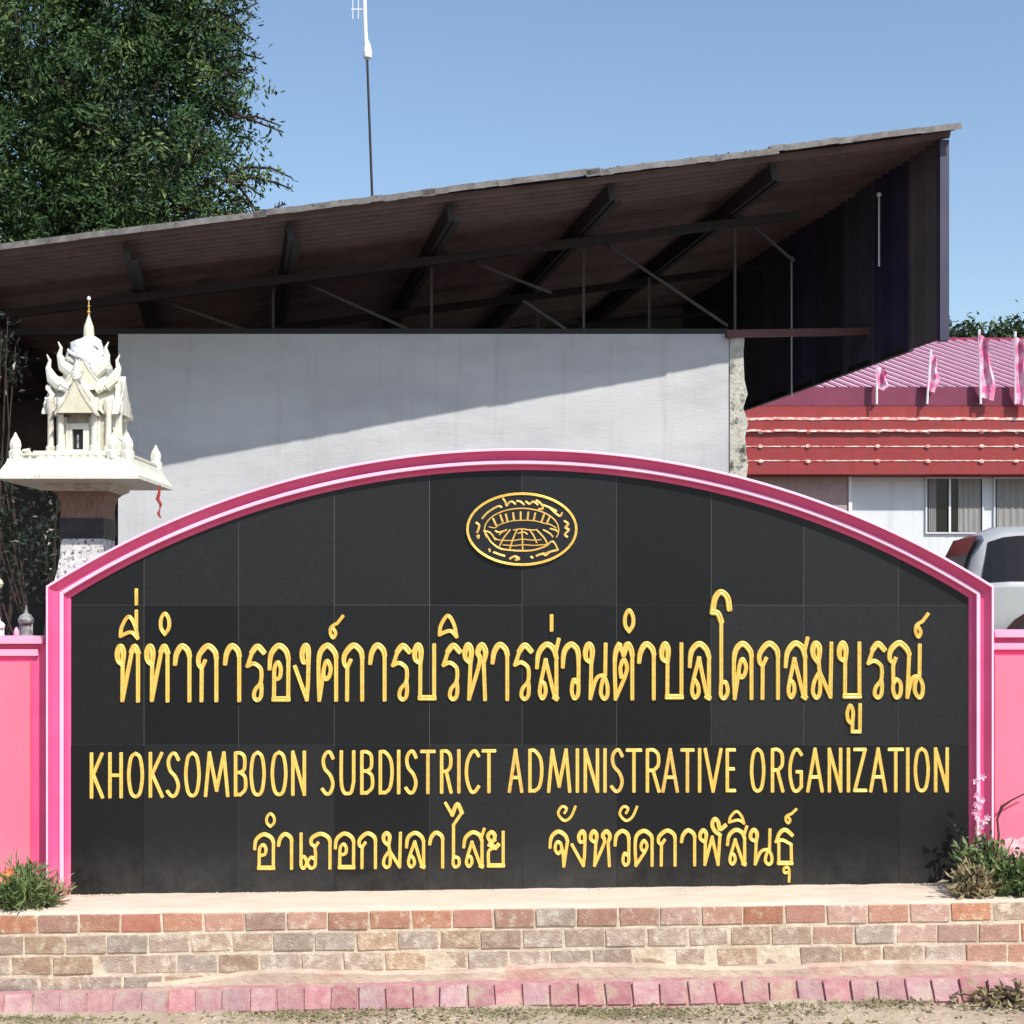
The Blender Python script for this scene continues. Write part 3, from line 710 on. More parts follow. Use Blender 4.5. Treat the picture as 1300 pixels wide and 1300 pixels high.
# ------------------------------------------------------------------ spirit house
DS = 8.0; k_ = DS / F
sx = P(112, 0, DS).x; sy = DS - 6
def sz(py): return P(0, py, DS).z
shrine = thing('spirit_house', (sx, sy, .36), 'ornate white spirit house with horned gables and spire on a stone pedestal', 'spirit house'); shrine.scale = (.90, .90, 1)
def sq(prof, cx=0, cy=0): # (halfwidth px, py) -> square lathe
    pr = [(h * k_ * math.sqrt(2), sz(py)) for h, py in prof][::-1]
    b = MB(); b.lathe((sx + cx, sy + cy, 0), pr, 4, math.pi / 4); return b
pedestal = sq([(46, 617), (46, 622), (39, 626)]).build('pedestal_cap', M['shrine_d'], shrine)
sq([(38, 626.2), (33, 631), (30, 640), (29, 652), (30, 659)]).build('pedestal_neck', M['ped_b'], shrine)
sq([(30.5, 659.2), (31, 676), (29, 685)]).build('pedestal_band', M['ped_d'], shrine)
sq([(29, 685.2), (30, 705), (33, 725), (38, 745), (48, 960)]).build('pedestal_base', M['ped_w'], shrine)
sq([(84, 590), (86, 596), (91, 604), (97, 611), (97, 615.5), (50, 617)]).build('platform', M['shrine'], shrine)
# balustrade: rail on four sides with little balusters
b = MB(); hw = 78 * k_; z0 = sz(590); z1 = sz(584)
for sgn in (-1, 1):
    b.box((sx - hw, sy + sgn * hw - .012, z1 - .008), (sx + hw, sy + sgn * hw + .012, z1 + .004))
    b.box((sx + sgn * hw - .012, sy - hw + .013, z1 - .0081), (sx + sgn * hw + .012, sy + hw - .013, z1 + .0039))
bal = b.build('balustrade', M['shrine'], shrine)
bm_ = MB(); bm_.lathe((0, 0, 0), [(.006, 0), (.010, .008), (.006, .019)], 6)
bmesh0 = None
for i in range(15):
    tt = -1 + 2 * i / 14
    for cx, cy in ((tt * hw, -hw), (hw, tt * hw)):
        if bmesh0 is None:
            o = bm_.build('baluster', M['shrine'], None, org=(0, 0, 0)); bmesh0 = o.data
        else: o = bpy.data.objects.new('baluster', bmesh0); COL.objects.link(o)
        o.parent = bal; o.location = Vector((sx + cx, sy + cy, z0 + .0005)) - shrine.location
# corner finials
for (cx, cy) in ((-76, -76), (76, -76), (76, 76), (-76, 76), (57, -77)):
    c = (sx + cx * k_, sy + cy * k_, sz(590))
    b = MB(); b.lathe(c, [(.040, 0), (.042, .04), (.030, .05), (.036, .075), (.030, .10), (.014, .125), (.004, .145)], 8)
    b.build('corner_finial', M['shrine'], shrine, smooth=True)
# small rounded leaves either side at right (decor)
for cx, h in ((68, .12), (-62, .05)):
    b = MB(); c = Vector((sx + cx * k_, sy - 70 * k_, sz(590)))
    b.tube([c, c + Vector((.03, 0, h * .5)), c + Vector((.01, 0, h * .9)), c + Vector((-.03, 0, h))], [.035, .032, .02, .006], 8); b.build('naga_ornament', M['shrine'], shrine, smooth=True)
# house base steps, body, columns
sq([(58, 578), (60, 586), (62, 590)]).build('house_base', M['shrine'], shrine)
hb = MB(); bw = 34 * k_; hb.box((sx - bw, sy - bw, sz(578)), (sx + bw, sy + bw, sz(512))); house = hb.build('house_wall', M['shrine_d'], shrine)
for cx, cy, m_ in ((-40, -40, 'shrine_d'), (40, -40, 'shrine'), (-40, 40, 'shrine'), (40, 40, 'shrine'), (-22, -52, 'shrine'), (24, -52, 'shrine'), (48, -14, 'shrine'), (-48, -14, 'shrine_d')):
    c = (sx + cx * k_, sy + cy * k_, 0)
    b = MB(); b.lathe(c, [(.030, sz(578)), (.030, sz(572)), (.020, sz(570)), (.018, sz(530)), (.028, sz(524)), (.030, sz(512))], 10); b.build('column', M[m_], shrine, smooth=True)
# doorway
dpx = 112; fy = sy - bw
b = MB(); x0 = P(104, 0, DS).x; x1 = P(119.5, 0, DS).x
fz0 = sz(578); fz1 = sz(550)
yy = sy - 44 * k_
b.box((x0 - .035, yy - .02, fz0), (x0, yy + .03, fz1 + .03)); b.box((x1, yy - .02, fz0), (x1 + .035, yy + .03, fz1 + .03)); b.box((x0, yy - .02, fz1), (x1, yy + .03, fz1 + .03))
b.box((x0, yy - .012, fz0), (x1, yy + .03, fz0 + .012)); dr = b.build('door_frame', M['shrine'], shrine)
b = MB(); b.box((x0, yy + .008, fz0 + .012), (x1, yy + .028, fz1)); b.build('doorway', M['cast'], dr)
b = MB(); b.box((x0 + .025, yy - .002, fz0 + .02), (x0 + .036, yy + .0075, fz1 - .03)); b.build('incense_stick', M['fig'], dr)
# porch wall blocks flanking doorway
for a, c in ((84, 96), (127, 142)):
    b = MB(); b.box((P(a, 0, DS).x, yy - .005, fz0), (P(c, 0, DS).x, yy + .04, sz(535))); b.build('porch_panel', M['shrine'], shrine)
# gable roofs
def gable(cx, cy, hw_, hl, z_e, z_r, axis, m_, th=.014, curve=.18):
    """sagging two-sided roof; axis 'y': ridge runs front-back"""
    b = MB(); N = 6
    for sg in (-1, 1):
        v = []
        for i in range(N + 1):
            t_ = i / N; w_ = hw_ * t_; z = z_r + (z_e - z_r) * (t_ ** .75 if True else t_)
            for l_ in (-hl, hl):
                for dz in (0, -th):
                    v.append((cx + sg * w_, cy + l_, z + dz) if axis == 'y' else (cx + l_, cy + sg * w_, z + dz))
        f = []
        for i in range(N):
            a = i * 4; c = a + 4
            f += [(a, c, c + 2, a + 2), (a + 3, c + 3, c + 1, a + 1), (a, a + 1, c + 1, c), (a + 2, c + 2, c + 3, a + 3)]
        f += [(N * 4, N * 4 + 1, N * 4 + 3, N * 4 + 2)]
        b.add(v, f)
    o = fixnormals(b.build('gable_roof', M[m_], shrine))
    # pediment fill
    for l_ in (-hl + .012, hl - .012):
        b = MB()
        pts = []
        for sg in (1, -1):
            rng = range(N, -1, -1) if sg == 1 else range(1, N + 1)
            for i in rng:
                t_ = i / N; pts.append((sg * hw_ * t_ * .93, z_r - .012 + (z_e - z_r + .012) * (t_ ** .75)))
        if axis == 'y':
            b.prism([(cx + x, z) for x, z in pts], cy + l_ - .006, cy + l_ + .006)
        else:
            q = MB(); q.prism(pts, -.006, .006)
            b.add([(cx + l_ + y, cy + x, z) for x, y, z in q.v], q.f)
        fixnormals(b.build('pediment', M['cream' if hw_ < .2 and axis == 'y' else 'shrine'], o))
    return o
def horn(p, sgn, axis='x', h=.12, parent=shrine):
    p = Vector(p); ax = Vector((sgn, 0, 0)) if axis == 'x' else Vector((0, sgn, 0))
    pts = [p - ax * (.03 + h * .25) - Vector((0, 0, h * .3)), p - ax * .01 + Vector((0, 0, .0)), p + ax * h * .10 + Vector((0, 0, h * .45)), p + ax * h * .02 + Vector((0, 0, h * .75)), p + ax * h * .16 + Vector((0, 0, h))]
    b = MB(); b.tube(pts, [.03 + h * .05, .028 + h * .06, .012 + h * .04, .010, .003], 8); b.build('roof_horn', M['shrine'], parent, smooth=True)
# lower tier: side wings (ridge along x), front wing (ridge along y)
g1 = gable(sx, sy, .17, .235, sz(527), sz(478), 'x', 'shrine')
g2 = gable(sx, sy, .155, .235, sz(528), sz(480), 'y', 'shrine')
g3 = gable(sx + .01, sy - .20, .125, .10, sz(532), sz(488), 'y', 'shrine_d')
g4 = gable(sx, sy, .145, .135, sz(496), sz(452), 'x', 'shrine')
g5 = gable(sx, sy, .145, .135, sz(496), sz(454), 'y', 'shrine')
for g_, cx, z_, s_ in ((g1, .205, 484, 1), (g1, -.205, 484, -1), (g4, .135, 468, 1), (g4, -.135, 468, -1)):
    horn((sx + cx, sy - .10, sz(z_)), s_, 'x', .135)
horn((sx, sy - .23, sz(476)), -1, 'y', .05); horn((sx + .01, sy - .30, sz(486)), -1, 'y', .035)
for sx_ in (-1, 1):    # eave-end naga heads
    for cy in (-.14, .14):
        horn((sx + sx_ * .215, sy + cy, sz(522)), sx_, 'x', .06)
        horn((sx + sx_ * .125, sy + cy * .85, sz(494)), sx_, 'x', .05)
# flowing side drapes (white carved panels at right and left)
for s_, y0 in ((1, 486), (-1, 492)):
    b = MB(); N = 8; v = []; f = []
    for i in range(N + 1):
        q = i / N; zz = sz(y0) + (sz(578 if s_ > 0 else 516) - sz(y0)) * q
        xo = .225 + .012 * math.sin(q * 9) - .03 * (1 - q) * (q)
        for yy_ in (-.05, .05):
            for th in (0, -.03): v.append((sx + s_ * (xo + th), sy - .06 + yy_, zz))
    for i in range(N):
        a = i * 4; c = a + 4
        f += [(a, c, c + 2, a + 2), (a + 1, a + 3, c + 3, c + 1), (a, a + 1, c + 1, c), (a + 2, c + 2, c + 3, a + 3)]
    f += [(0, 2, 3, 1), (N * 4, N * 4 + 1, N * 4 + 3, N * 4 + 2)]
    b.add(v, f); fixnormals(b.build('carved_panel', M['shrine'], shrine))
# tower, cloth wrap, spire
b = MB(); b.lathe((sx + .012, sy, 0), [(.12, sz(488)), (.122, sz(470)), (.115, sz(458)), (.09, sz(446)), (.066, sz(438)), (.038, sz(430))], 12); b.build('tower', M['shrine'], shrine, smooth=True)
b = MB(); N = 24; v = []; f = []
lv = [(474, .118), (466, .135), (457, .128), (449, .115), (440, .092), (431, .062), (427, .030)]
for j, (py, r_) in enumerate(lv):
    for k in range(N):
        a = 2 * math.pi * k / N
        rr_ = r_ * (1 + .07 * math.sin(3 * a + j * 1.3) + .03 * math.sin(7 * a + j * 2.1)); v.append((sx + .012 + .012 * (j < 3) + rr_ * math.cos(a), sy + rr_ * math.sin(a), sz(py + 7 * math.sin(a + .7) * (j < 5) + (6 * math.cos(a) if j < 4 else 0))))
for j in range(len(lv) - 1):
    for k in range(N): f.append((j * N + k, j * N + (k + 1) % N, (j + 1) * N + (k + 1) % N, (j + 1) * N + k))
f.append(tuple(range((len(lv) - 1) * N, len(lv) * N)))
b.add(v, f); b.build('cloth_wrap', M['cloth'], shrine, smooth=True)
b = MB(); b.tube([(sx - .06, sy - .09, sz(462)), (sx - .10, sy - .11, sz(458)), (sx - .085, sy - .12, sz(450)), (sx - .05, sy - .12, sz(455))], [.012, .018, .016, .008], 8); b.build('cloth_knot', M['cloth'], shrine, smooth=True)
b = MB(); b.lathe((sx + .004, sy, 0), [(.030, sz(432)), (.034, sz(424)), (.030, sz(415)), (.018, sz(408)), (.004, sz(400))], 12); b.build('spire', M['cream'], shrine, smooth=True)
b = MB()
for py, r_ in ((399, .008), (396, .012), (392.5, .007), (389, .010), (385.5, .006)):
    b.lathe((sx + .004, sy, sz(py)), [(.001, -r_), (r_, 0), (.001, r_)], 8)
b.tube([(sx + .004, sy, sz(402)), (sx + .004, sy, sz(379))], .0025, 6)
b.build('spire_beads', M['gold2'], shrine, smooth=True)
b = MB(); r_ = .014; b.lathe((sx + .004, sy, sz(379)), [(.001, -r_), (r_ * .8, -r_ * .5), (r_ * .8, r_ * .5), (.001, r_)], 10); b.build('spire_ball', M['white'], shrine, smooth=True)
# red tassels under the platform edge
t = thing('red_tassel', tuple(P(203, 616, DS - .35)), 'thin faded red cord hanging under the right edge of the spirit house platform', 'cord')
b = MB(); q = [(203, 616), (202, 626), (200, 633), (204, 640), (203, 646), (201, 652), (204, 658)]
b.tube([P(x, y, DS - .35) for x, y in q], [.005, .008, .011, .009, .003, .009, .003], 6); b.build('cord', M['redt'], t)

# figurines on / behind the low left wall
def figure(px, top, D, s_, label, m_, name='stone_figurine'):
    p = P(px, 812, D); h = P(0, top, D).z - p.z
    t = thing(name, tuple(p), label, 'figurine')
    b = MB(); b.lathe(p, [(.30 * h * s_, 0), (.28 * h * s_, .10 * h), (.17 * h * s_, .14 * h), (.15 * h * s_, .42 * h), (.24 * h * s_, .48 * h), (.26 * h * s_, .58 * h), (.18 * h * s_, .70 * h), (.06 * h * s_, .76 * h), (.035 * h * s_, .88 * h), (.008 * h, h)], 10)
    b.build('figure_body', m_, t, smooth=True)
    for sg in (-1, 1):
        b = MB(); b.lathe((p.x + sg * .19 * h * s_, p.y, p.z + .1 * h), [(.03 * h, 0), (.025 * h, .36 * h)], 6); b.build('figure_post', m_, t)
figure(33, 768, 6.3, .9, 'small grey stone figurine with pointed top on the left pink wall', M['fig'])
figure(-1, 781, 6.3, .95, 'small white figurine cut by the left picture edge on the pink wall', M['white'], 'white_figurine')
t = thing('offering_cup', tuple(P(21, 812, 6.3)), 'small pale pink cup standing beside the grey figurine on the wall', 'cup')
b = MB(); p = P(21, 812, 6.3); b.lathe(p, [(.012, 0), (.013, .02), (.012, .040), (.006, .052), (.002, .056)], 10); b.build('cup_body', M['pale'], t, smooth=True)
t = thing('globe_lamp', (P(-3, 0, 8.6).x, 2.6, .36), 'white round globe lamp on a post at the left picture edge', 'lamp')
p = P(-3, 741, 8.6); b = MB(); b.tube([(p.x, p.y, .36), (p.x, p.y, p.z - .03)], .012, 8); b.build('post', M['steel'], t)
b = MB(); r_ = .035; b.lathe(p, [(.005, -r_), (r_ * .7, -r_ * .7), (r_, 0), (r_ * .7, r_ * .7), (.004, r_)], 14); b.build('lamp_globe', M['cream'], t, smooth=True)

# ------------------------------------------------------------------ pink side walls
def side_wall(x0, x1, ztop, slope_name, label, panel_gap_right):
    t = thing('pink_wall', ((x0 + x1) / 2, .1, -.02), label, 'wall', 'pink walls either side of the sign')
    b = MB(); b.box((x0, .03, -.30), (x1, .20, ztop - .03)); b.build('wall_body', M['rasp_shade'], t)
    b = MB(); b.box((x0, -.005, ztop - .03), (x1, .22, ztop - .008)); b.box((x0, .005, ztop - .008), (x1, .21, ztop)); b.build('cap', M['pale'], t)
    a, c = (x0, x1 - .028) if panel_gap_right else (x0 + .0, x1)
    b = MB(); b.box((a, .012, ztop - .082), (c, .029, ztop - .055)); b.build('cap_band', M['pale'], t)
    a, c = (x0, x1 - .058) if panel_gap_right else (x0 + .002, x1)
    b = MB(); b.box((a, .006, -.28), (c, .0295, ztop - .108)); b.build('wall_panel', M['pink'], t)
    return t
side_wall(-6.5, P(57, 0, 6.02).x, P(0, 808, 6.0).z, '', 'low pink wall with darker shade-toned edging left of the sign', True)
side_wall(P(1261, 0, 6.02).x, 7.5, P(0, 800, 6.0).z, '', 'low pink wall with peeling base right of the sign', False)

# ------------------------------------------------------------------ the sign
sign = thing('entrance_sign', (0, 0, 0), 'arched black granite sign with gold Thai and English lettering in pink frame', 'sign')
DF = 5.93
xL = P(58, 0, DF).x; xR = P(1262, 0, DF).x; zA = P(0, 569, DF).z; zC = P(0, 744, DF).z
cxA = (xL + xR) / 2; hfA = (xR - xL) / 2; sag = zA - zC; RA = (hfA ** 2 + sag ** 2) / (2 * sag); czA = zA - RA
def arch_path(u, N=72, zb=-.12):
    r = RA - u; hl = hfA - u; th = math.asin(hl / r)
    pts = [(xL + u, zb)]
    for i in range(N + 1):
        a = -th + 2 * th * i / N; pts.append((cxA + r * math.sin(a), czA + r * math.cos(a)))
    pts.append((xR - u, zb)); return pts
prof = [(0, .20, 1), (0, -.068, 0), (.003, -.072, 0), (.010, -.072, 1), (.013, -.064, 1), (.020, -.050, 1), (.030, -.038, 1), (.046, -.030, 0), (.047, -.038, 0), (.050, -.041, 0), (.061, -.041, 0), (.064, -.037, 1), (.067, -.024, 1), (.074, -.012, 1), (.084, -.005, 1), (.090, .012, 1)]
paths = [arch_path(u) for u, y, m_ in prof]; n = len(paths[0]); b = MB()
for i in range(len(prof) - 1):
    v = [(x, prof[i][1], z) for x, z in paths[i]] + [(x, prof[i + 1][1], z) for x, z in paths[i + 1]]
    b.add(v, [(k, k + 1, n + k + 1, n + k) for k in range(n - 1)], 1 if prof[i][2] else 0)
fr = b.build('frame', [M['ridge'], M['rasp_shade']], sign)
bm = bmesh.new(); bm.from_mesh(fr.data); bmesh.ops.remove_doubles(bm, verts=bm.verts, dist=1e-5); bmesh.ops.recalc_face_normals(bm, faces=bm.faces); bm.to_mesh(fr.data); bm.free()
b = MB(); pb = arch_path(.004); b.prism(pb[::-1], .013, .199); core = fixnormals(b.build('backing', M['pink'], sign)); 
b = MB(); pb = arch_path(.084); b.prism(pb[::-1], .0004, .0125); fixnormals(b.build('grout_bed', M['grout'], sign))
# granite tiles clipped to the arch
inner = arch_path(.082, zb=-.10)
def clip(poly, axis, val, keep_gt):
    out = []
    for i in range(len(poly)):
        a = poly[i]; c = poly[(i + 1) % len(poly)]
        ia = (a[axis] > val) == keep_gt; ic = (c[axis] > val) == keep_gt
        if ia: out.append(a)
        if ia != ic:
            t_ = (val - a[axis]) / (c[axis] - a[axis]); out.append((a[0] + (c[0] - a[0]) * t_, a[1] + (c[1] - a[1]) * t_))
    return out
cols = [60, 183, 303, 424.5, 545.5, 663, 783, 903, 1020.5, 1141, 1262]
rowsy = [560, 768, 945.5, 1150]
gj = .0013
for ri in range(3):
    for ci in range(10):
        x0 = P(cols[ci], 0, 6).x + gj; x1 = P(cols[ci + 1], 0, 6).x - gj
        z1 = P(0, rowsy[ri], 6).z - gj; z0 = P(0, rowsy[ri + 1], 6).z + gj
        p = clip(clip(clip(clip(inner, 0, x0, True), 0, x1, False), 1, z0, True), 1, z1, False)
        if len(p) < 3: continue
        off = .0006 + R.uniform(0, .0016) + (.002 if ri == 2 else 0)
        b = MB(); b.prism(p[::-1], -off, .0003); fixnormals(b.build('granite_tile', M['granite'], sign))

# ---- strokes
def runs(spec):
    """'x,y x,y! ...' -> list of smoothed polylines, broken at corners ('!')"""
    pts = []; cor = []
    for tok in spec.split():
        c = tok.endswith('!'); a = tok.rstrip('!').split(','); pts.append((float(a[0]) / 100, float(a[1]) / 100)); cor.append(c)
    out = []; cur = [pts[0]]
    for p, c in zip(pts[1:], cor[1:]):
        cur.append(p)
        if c: out.append(cur); cur = [p]
    if len(cur) > 1: out.append(cur)
    res = []
    for r_ in out:
        if len(r_) == 2: res.append(r_); continue
        q = [r_[0]] + r_ + [r_[-1]]; o = []
        for i in range(1, len(q) - 2):
            p0, p1, p2, p3 = q[i - 1:i + 3]
            for s_ in range(6):
                t_ = s_ / 6
                o.append(tuple(.5 * ((2 * p1[k]) + (-p0[k] + p2[k]) * t_ + (2 * p0[k] - 5 * p1[k] + 4 * p2[k] - p3[k]) * t_ ** 2 + (-p0[k] + 3 * p1[k] - 3 * p2[k] + p3[k]) * t_ ** 3) for k in (0, 1)))
        o.append(r_[-1]); res.append(o)
    return res
def ribbon(mb, pts, ws, y0, h):
    """raised rounded stroke on the plane y=y0 facing -Y; pts (x,z) world, ws half widths"""
    P2 = [Vector(p) for p in pts]; keep = [0]
    for i in range(1, len(P2)):
        if (P2[i] - P2[keep[-1]]).length > 1e-5: keep.append(i)
    P2 = [P2[i] for i in keep]; ws = [ws[i] for i in keep]
    if len(P2) < 2: return
    d0 = (P2[0] - P2[1]).normalized(); d1 = (P2[-1] - P2[-2]).normalized()
    pre = []; post = []
    for q, s_ in ((.86, .30), (.80, .74), (.55, .96)):
        pre.append((P2[0] + d0 * ws[0] * q, ws[0] * s_)); post.insert(0, (P2[-1] + d1 * ws[-1] * q, ws[-1] * s_))
    seq = pre + list(zip(P2, ws)) + post; K = 12; v = []; f = []
    for i, (p, w_) in enumerate(seq):
        a = seq[max(i - 1, 0)][0]; c = seq[min(i + 1, len(seq) - 1)][0]; d = (c - a).normalized(); nn = Vector((-d.y, d.x))
        full = ws[min(max(i - 3, 0), len(ws) - 1)]
        for j in range(K + 1):
            an = math.pi * j / K; ca = math.cos(an); sa = math.sin(an)
            sh = abs(sa) ** .5 * (1 - .42 * math.exp(-(ca / .33) ** 2))
            q = p + nn * w_ * ca; v.append((q.x, y0 - h * sh * (w_ / full) ** .5, q.y))
    n_ = K + 1
    for i in range(len(seq) - 1):
        for j in range(K): a = i * n_ + j; f.append((a, a + 1, a + n_ + 1, a + n_))
    f.append(tuple(range(n_))[::-1]); f.append(tuple(range((len(seq) - 1) * n_, len(seq) * n_)))
    mb.add(v, f)

THAI = {
 'tho': ['26,65! 8,72 5,86 18,97 30,86 27,65! 26,3! 66,88! 78,97 92,86! 92,2'],
 'aa': ['9,66 18,84 46,97 78,90 88,80! 88,2'],
 'ko': ['21,2 22,58! 38,71', '22,58! 7,66 12,82 50,97 84,88 92,76! 92,2'],
 'ro': ['95,86 62,96 34,86! 10,62! 44,66 78,58 84,46! 78,32 50,20 44,8 62,2 80,8 84,22 80,34'],
 'o': ['7,57 14,82 48,97 82,88 93,74! 92,4! 27,4! 28,38! 30,58 45,68 58,58 54,42 32,38'],
 'ngo': ['6,60! 82,3! 90,30! 92,84 74,97 52,84 60,68 88,70'],
 'kho': ['12,2 8,55 16,84 50,97 84,86 92,76! 92,2', '12,2! 28,40 36,60 50,70 66,58 60,44 45,38 30,46'],
 'bo': ['29,66! 10,72 8,86 22,97 35,86 32,64! 31,5! 92,5! 92,97'],
 'ho': ['25,66! 6,74 5,86 18,97 32,86 28,64! 22,3! 68,66 60,84 78,97 95,84 86,66! 92,2'],
 'so': ['6,57 14,82 44,97 74,90 86,74! 87,3! 80,5! 42,70! 22,30 18,12 30,3 42,14 38,28 26,32', '84,84 96,106'],
 'wo': ['8,58 16,84 50,97 82,90 92,78! 90,32 66,36 56,16 70,3 90,10 92,35'],
 'no': ['25,66! 8,72 6,86 20,97 34,86 30,64! 26,3! 50,36 80,42 97,26 97,8 84,2 70,12 76,32 88,44! 90,97'],
 'to': ['10,2! 6,60 12,84 28,96! 50,78! 68,97 86,88 92,78! 92,2', '10,2! 56,40 66,58 50,70 34,56 38,40'],
 'lo': ['6,58 14,84 48,97 80,88 93,74! 93,3! 84,5! 48,72! 24,36 16,14 30,3 46,12 42,26 30,34'],
 'oo': ['92,158 82,178 50,187 22,176 10,152! 36,150 52,136! 52,28! 74,30 84,14 68,2 50,8 52,30'],
 'mo': ['34,62 12,74 8,88 22,97 38,88 34,66! 38,48! 14,30 8,12 24,2 40,12 40,46! 88,4! 92,97'],
 'nno': ['14,62! 3,70 8,86 30,97 50,88 58,78! 53,3! 66,34 84,38 96,24 95,8 86,2 74,14 78,34 87,42! 88,93', '20,70 13,58! 14,28 22,34 34,26 33,8 22,2 13,14 14,30'],
 'uu': ['46,32! 20,45 14,72 32,96 50,75 46,32! 46,6! 92,6! 94,98'],
 'i': ['8,14! 14,52 48,94 78,60 92,6! 60,30 8,14'],
 'thanthakhat': ['30,44 46,24 30,4 10,22 14,50 58,68! 96,98'],
 'nik': ['50,3 14,30 14,70 50,97 86,70 86,30 50,3'],
 'e': ['28,97! 28,28! 60,34 88,18 60,2 30,8 28,28'],
 'pho': ['36,62! 22,70 26,86 58,97 86,88 94,76! 94,2', '48,72 36,60! 38,28 22,32 7,17 20,2 36,8 38,28'],
 'ai': ['10,178! 42,146! 66,176 88,152! 48,118! 48,30! 72,26 74,8 56,2 46,12 48,30'],
 'yo': ['48,76 26,72 12,86 30,97 48,88 40,72 20,62! 52,54! 66,62', '52,54! 16,44 16,5! 92,5! 92,97'],
 'cho': ['4,54 12,82 46,97 82,86 93,70! 74,2! 68,44 46,36 30,50 40,68 58,64 66,46'],
 'an': ['40,56 50,86 24,96 6,50 38,6 72,30 96,96'],
 'do': ['10,2! 6,55 14,84 50,97 84,86 92,76! 92,2', '10,2! 56,40 66,58 50,70 36,56 42,44 56,40'],
 'lho': ['24,64! 6,74 6,88 18,97 30,86 26,64! 24,3! 54,78! 78,3! 86,84! 64,96 54,114 64,128 78,120 86,100 108,110'],
 'tho2': ['95,82 60,96 30,88 10,64! 44,68 90,56! 92,5! 24,5! 24,62'],
 'u': ['62,62 22,60 16,84 48,97 80,80 78,2'],
 'bar': ['50,0 50,100'],
}
LAT = {
 'A': ['4,2! 50,98! 96,2!', '20,34! 80,34'], 'B': ['8,2! 8,97! 50,97 86,88 86,62 50,53! 10,53!', '50,53! 92,42 94,16 50,3! 8,3!'],
 'C': ['94,86 70,97 40,92 10,68 8,34 36,5 66,2 94,14'], 'D': ['8,2! 8,97! 44,96 84,78 94,46 78,14 44,3! 8,3!'],
 'E': ['92,97! 10,97! 10,3! 94,3', '10,53! 80,53'], 'G': ['92,86 66,97 36,92 10,64 10,34 32,6 62,2 92,12! 92,46! 60,46'],
 'H': ['8,2! 8,98', '92,2! 92,98', '8,50! 92,50'], 'I': ['50,2! 50,98'], 'K': ['8,2! 8,98', '90,98! 22,52! 94,2'],
 'M': ['4,2! 20,98! 50,14! 80,98! 96,2'], 'N': ['8,2! 8,98! 92,2! 92,98'], 'O': ['50,98 80,88 94,50 80,12 50,2 20,12 6,50 20,88 50,98'],
 'R': ['8,2! 8,97! 54,97 88,86 88,62 54,50! 10,50', '50,50! 94,2'], 'S': ['90,84 66,97 36,95 14,80 26,60 70,44 90,24 70,5 38,2 8,12'],
 'T': ['2,97! 98,97', '50,97! 50,2'], 'U': ['8,98! 8,30 24,6 50,2 76,6 92,30! 92,98'], 'V': ['4,98! 50,2! 96,98'], 'Z': ['8,97! 90,97! 8,3! 94,3'],
}
def glyph(specs, x0, x1, ytop, ybot, wpx, h, fat, m_, name='letter', sy_=-.0035):
    mb = MB()
    for sp in specs:
        for r_ in runs(sp):
            pts = []; ws = []
            thick = 1.35 if (fat and len(r_) == 2 and abs(r_[0][1] - r_[1][1]) < .08) else 1
            for u, v in r_:
                px = x0 + (x1 - x0) * u; py = ybot + (ytop - ybot) * v
                q = P(px, py, 6.0); pts.append((q.x, q.z)); ws.append(wpx / 300 * thick * (1 + fat * max(0, min(1, (v - .62) / .3)) * (1 if len(r_) > 2 else 0)))
            ribbon(mb, pts, ws, sy_, h * .9)
    return mb.build(name, m_, sign, smooth=True)
base1 = lambda x: 891.2 - (x - 150) * .0042
top1 = lambda x: 818.6 - (x - 150) * .0045
L1 = [('tho', 148, 178), ('tho', 185.4, 215.4), ('aa', 220.5, 243.5), ('ko', 250.5, 277), ('aa', 284, 306.6), ('ro', 312.3, 336), ('o', 340.5, 368.2), ('ngo', 373.5, 393.1), ('kho', 402.3, 428.9),
      ('ko', 435, 462), ('aa', 468, 491), ('ro', 496.6, 520.6), ('bo', 524.3, 553.4), ('ro', 560.8, 584.3), ('ho', 589, 618), ('aa', 623.1, 646.6), ('ro', 651.5, 675), ('so', 679.6, 710.3),
      ('wo', 712.4, 736), ('no', 741.4, 771.6), ('to', 778.6, 804.4), ('aa', 809, 832.4), ('bo', 837.6, 867), ('lo', 873.6, 901.6), ('oo', 901.6, 927.6), ('kho', 929, 955.6), ('ko', 961.6, 989.3),
      ('so', 995, 1025.8), ('mo', 1029.2, 1057), ('bo', 1062.7, 1092.7), ('ro', 1099.6, 1122.7), ('nno', 1127.3, 1172.3)]
for g_, a, c in L1: glyph(THAI[g_], a, c, top1(a), base1(a), 2.7, .010, .44, M['gold'])
for g_, a, c, yt, yb, w_ in (('i', 151.5, 177, 781, 812, 2.5), ('bar', 170, 177, 776, 806, 2.3), ('bar', 170, 177, 749, 767, 2.3), ('nik', 203, 216.5, 778, 806, 2.5), ('thanthakhat', 418, 436, 782, 811, 2.3),
                             ('i', 556, 581.5, 780, 810, 2.6), ('bar', 697, 703, 782, 800, 2.6), ('nik', 791.6, 805, 774, 802.4, 2.7), ('thanthakhat', 1160, 1178, 779, 810, 2.4), ('uu', 1072, 1092.5, 894, 931, 2.5)):
    glyph(THAI[g_], a, c, yt, yb, w_, .011, 0, M['gold'], 'vowel_mark')
base3 = lambda x: 1103.3 - (x - 330) * .0085
top3 = lambda x: 1057.6 - (x - 330) * .0092
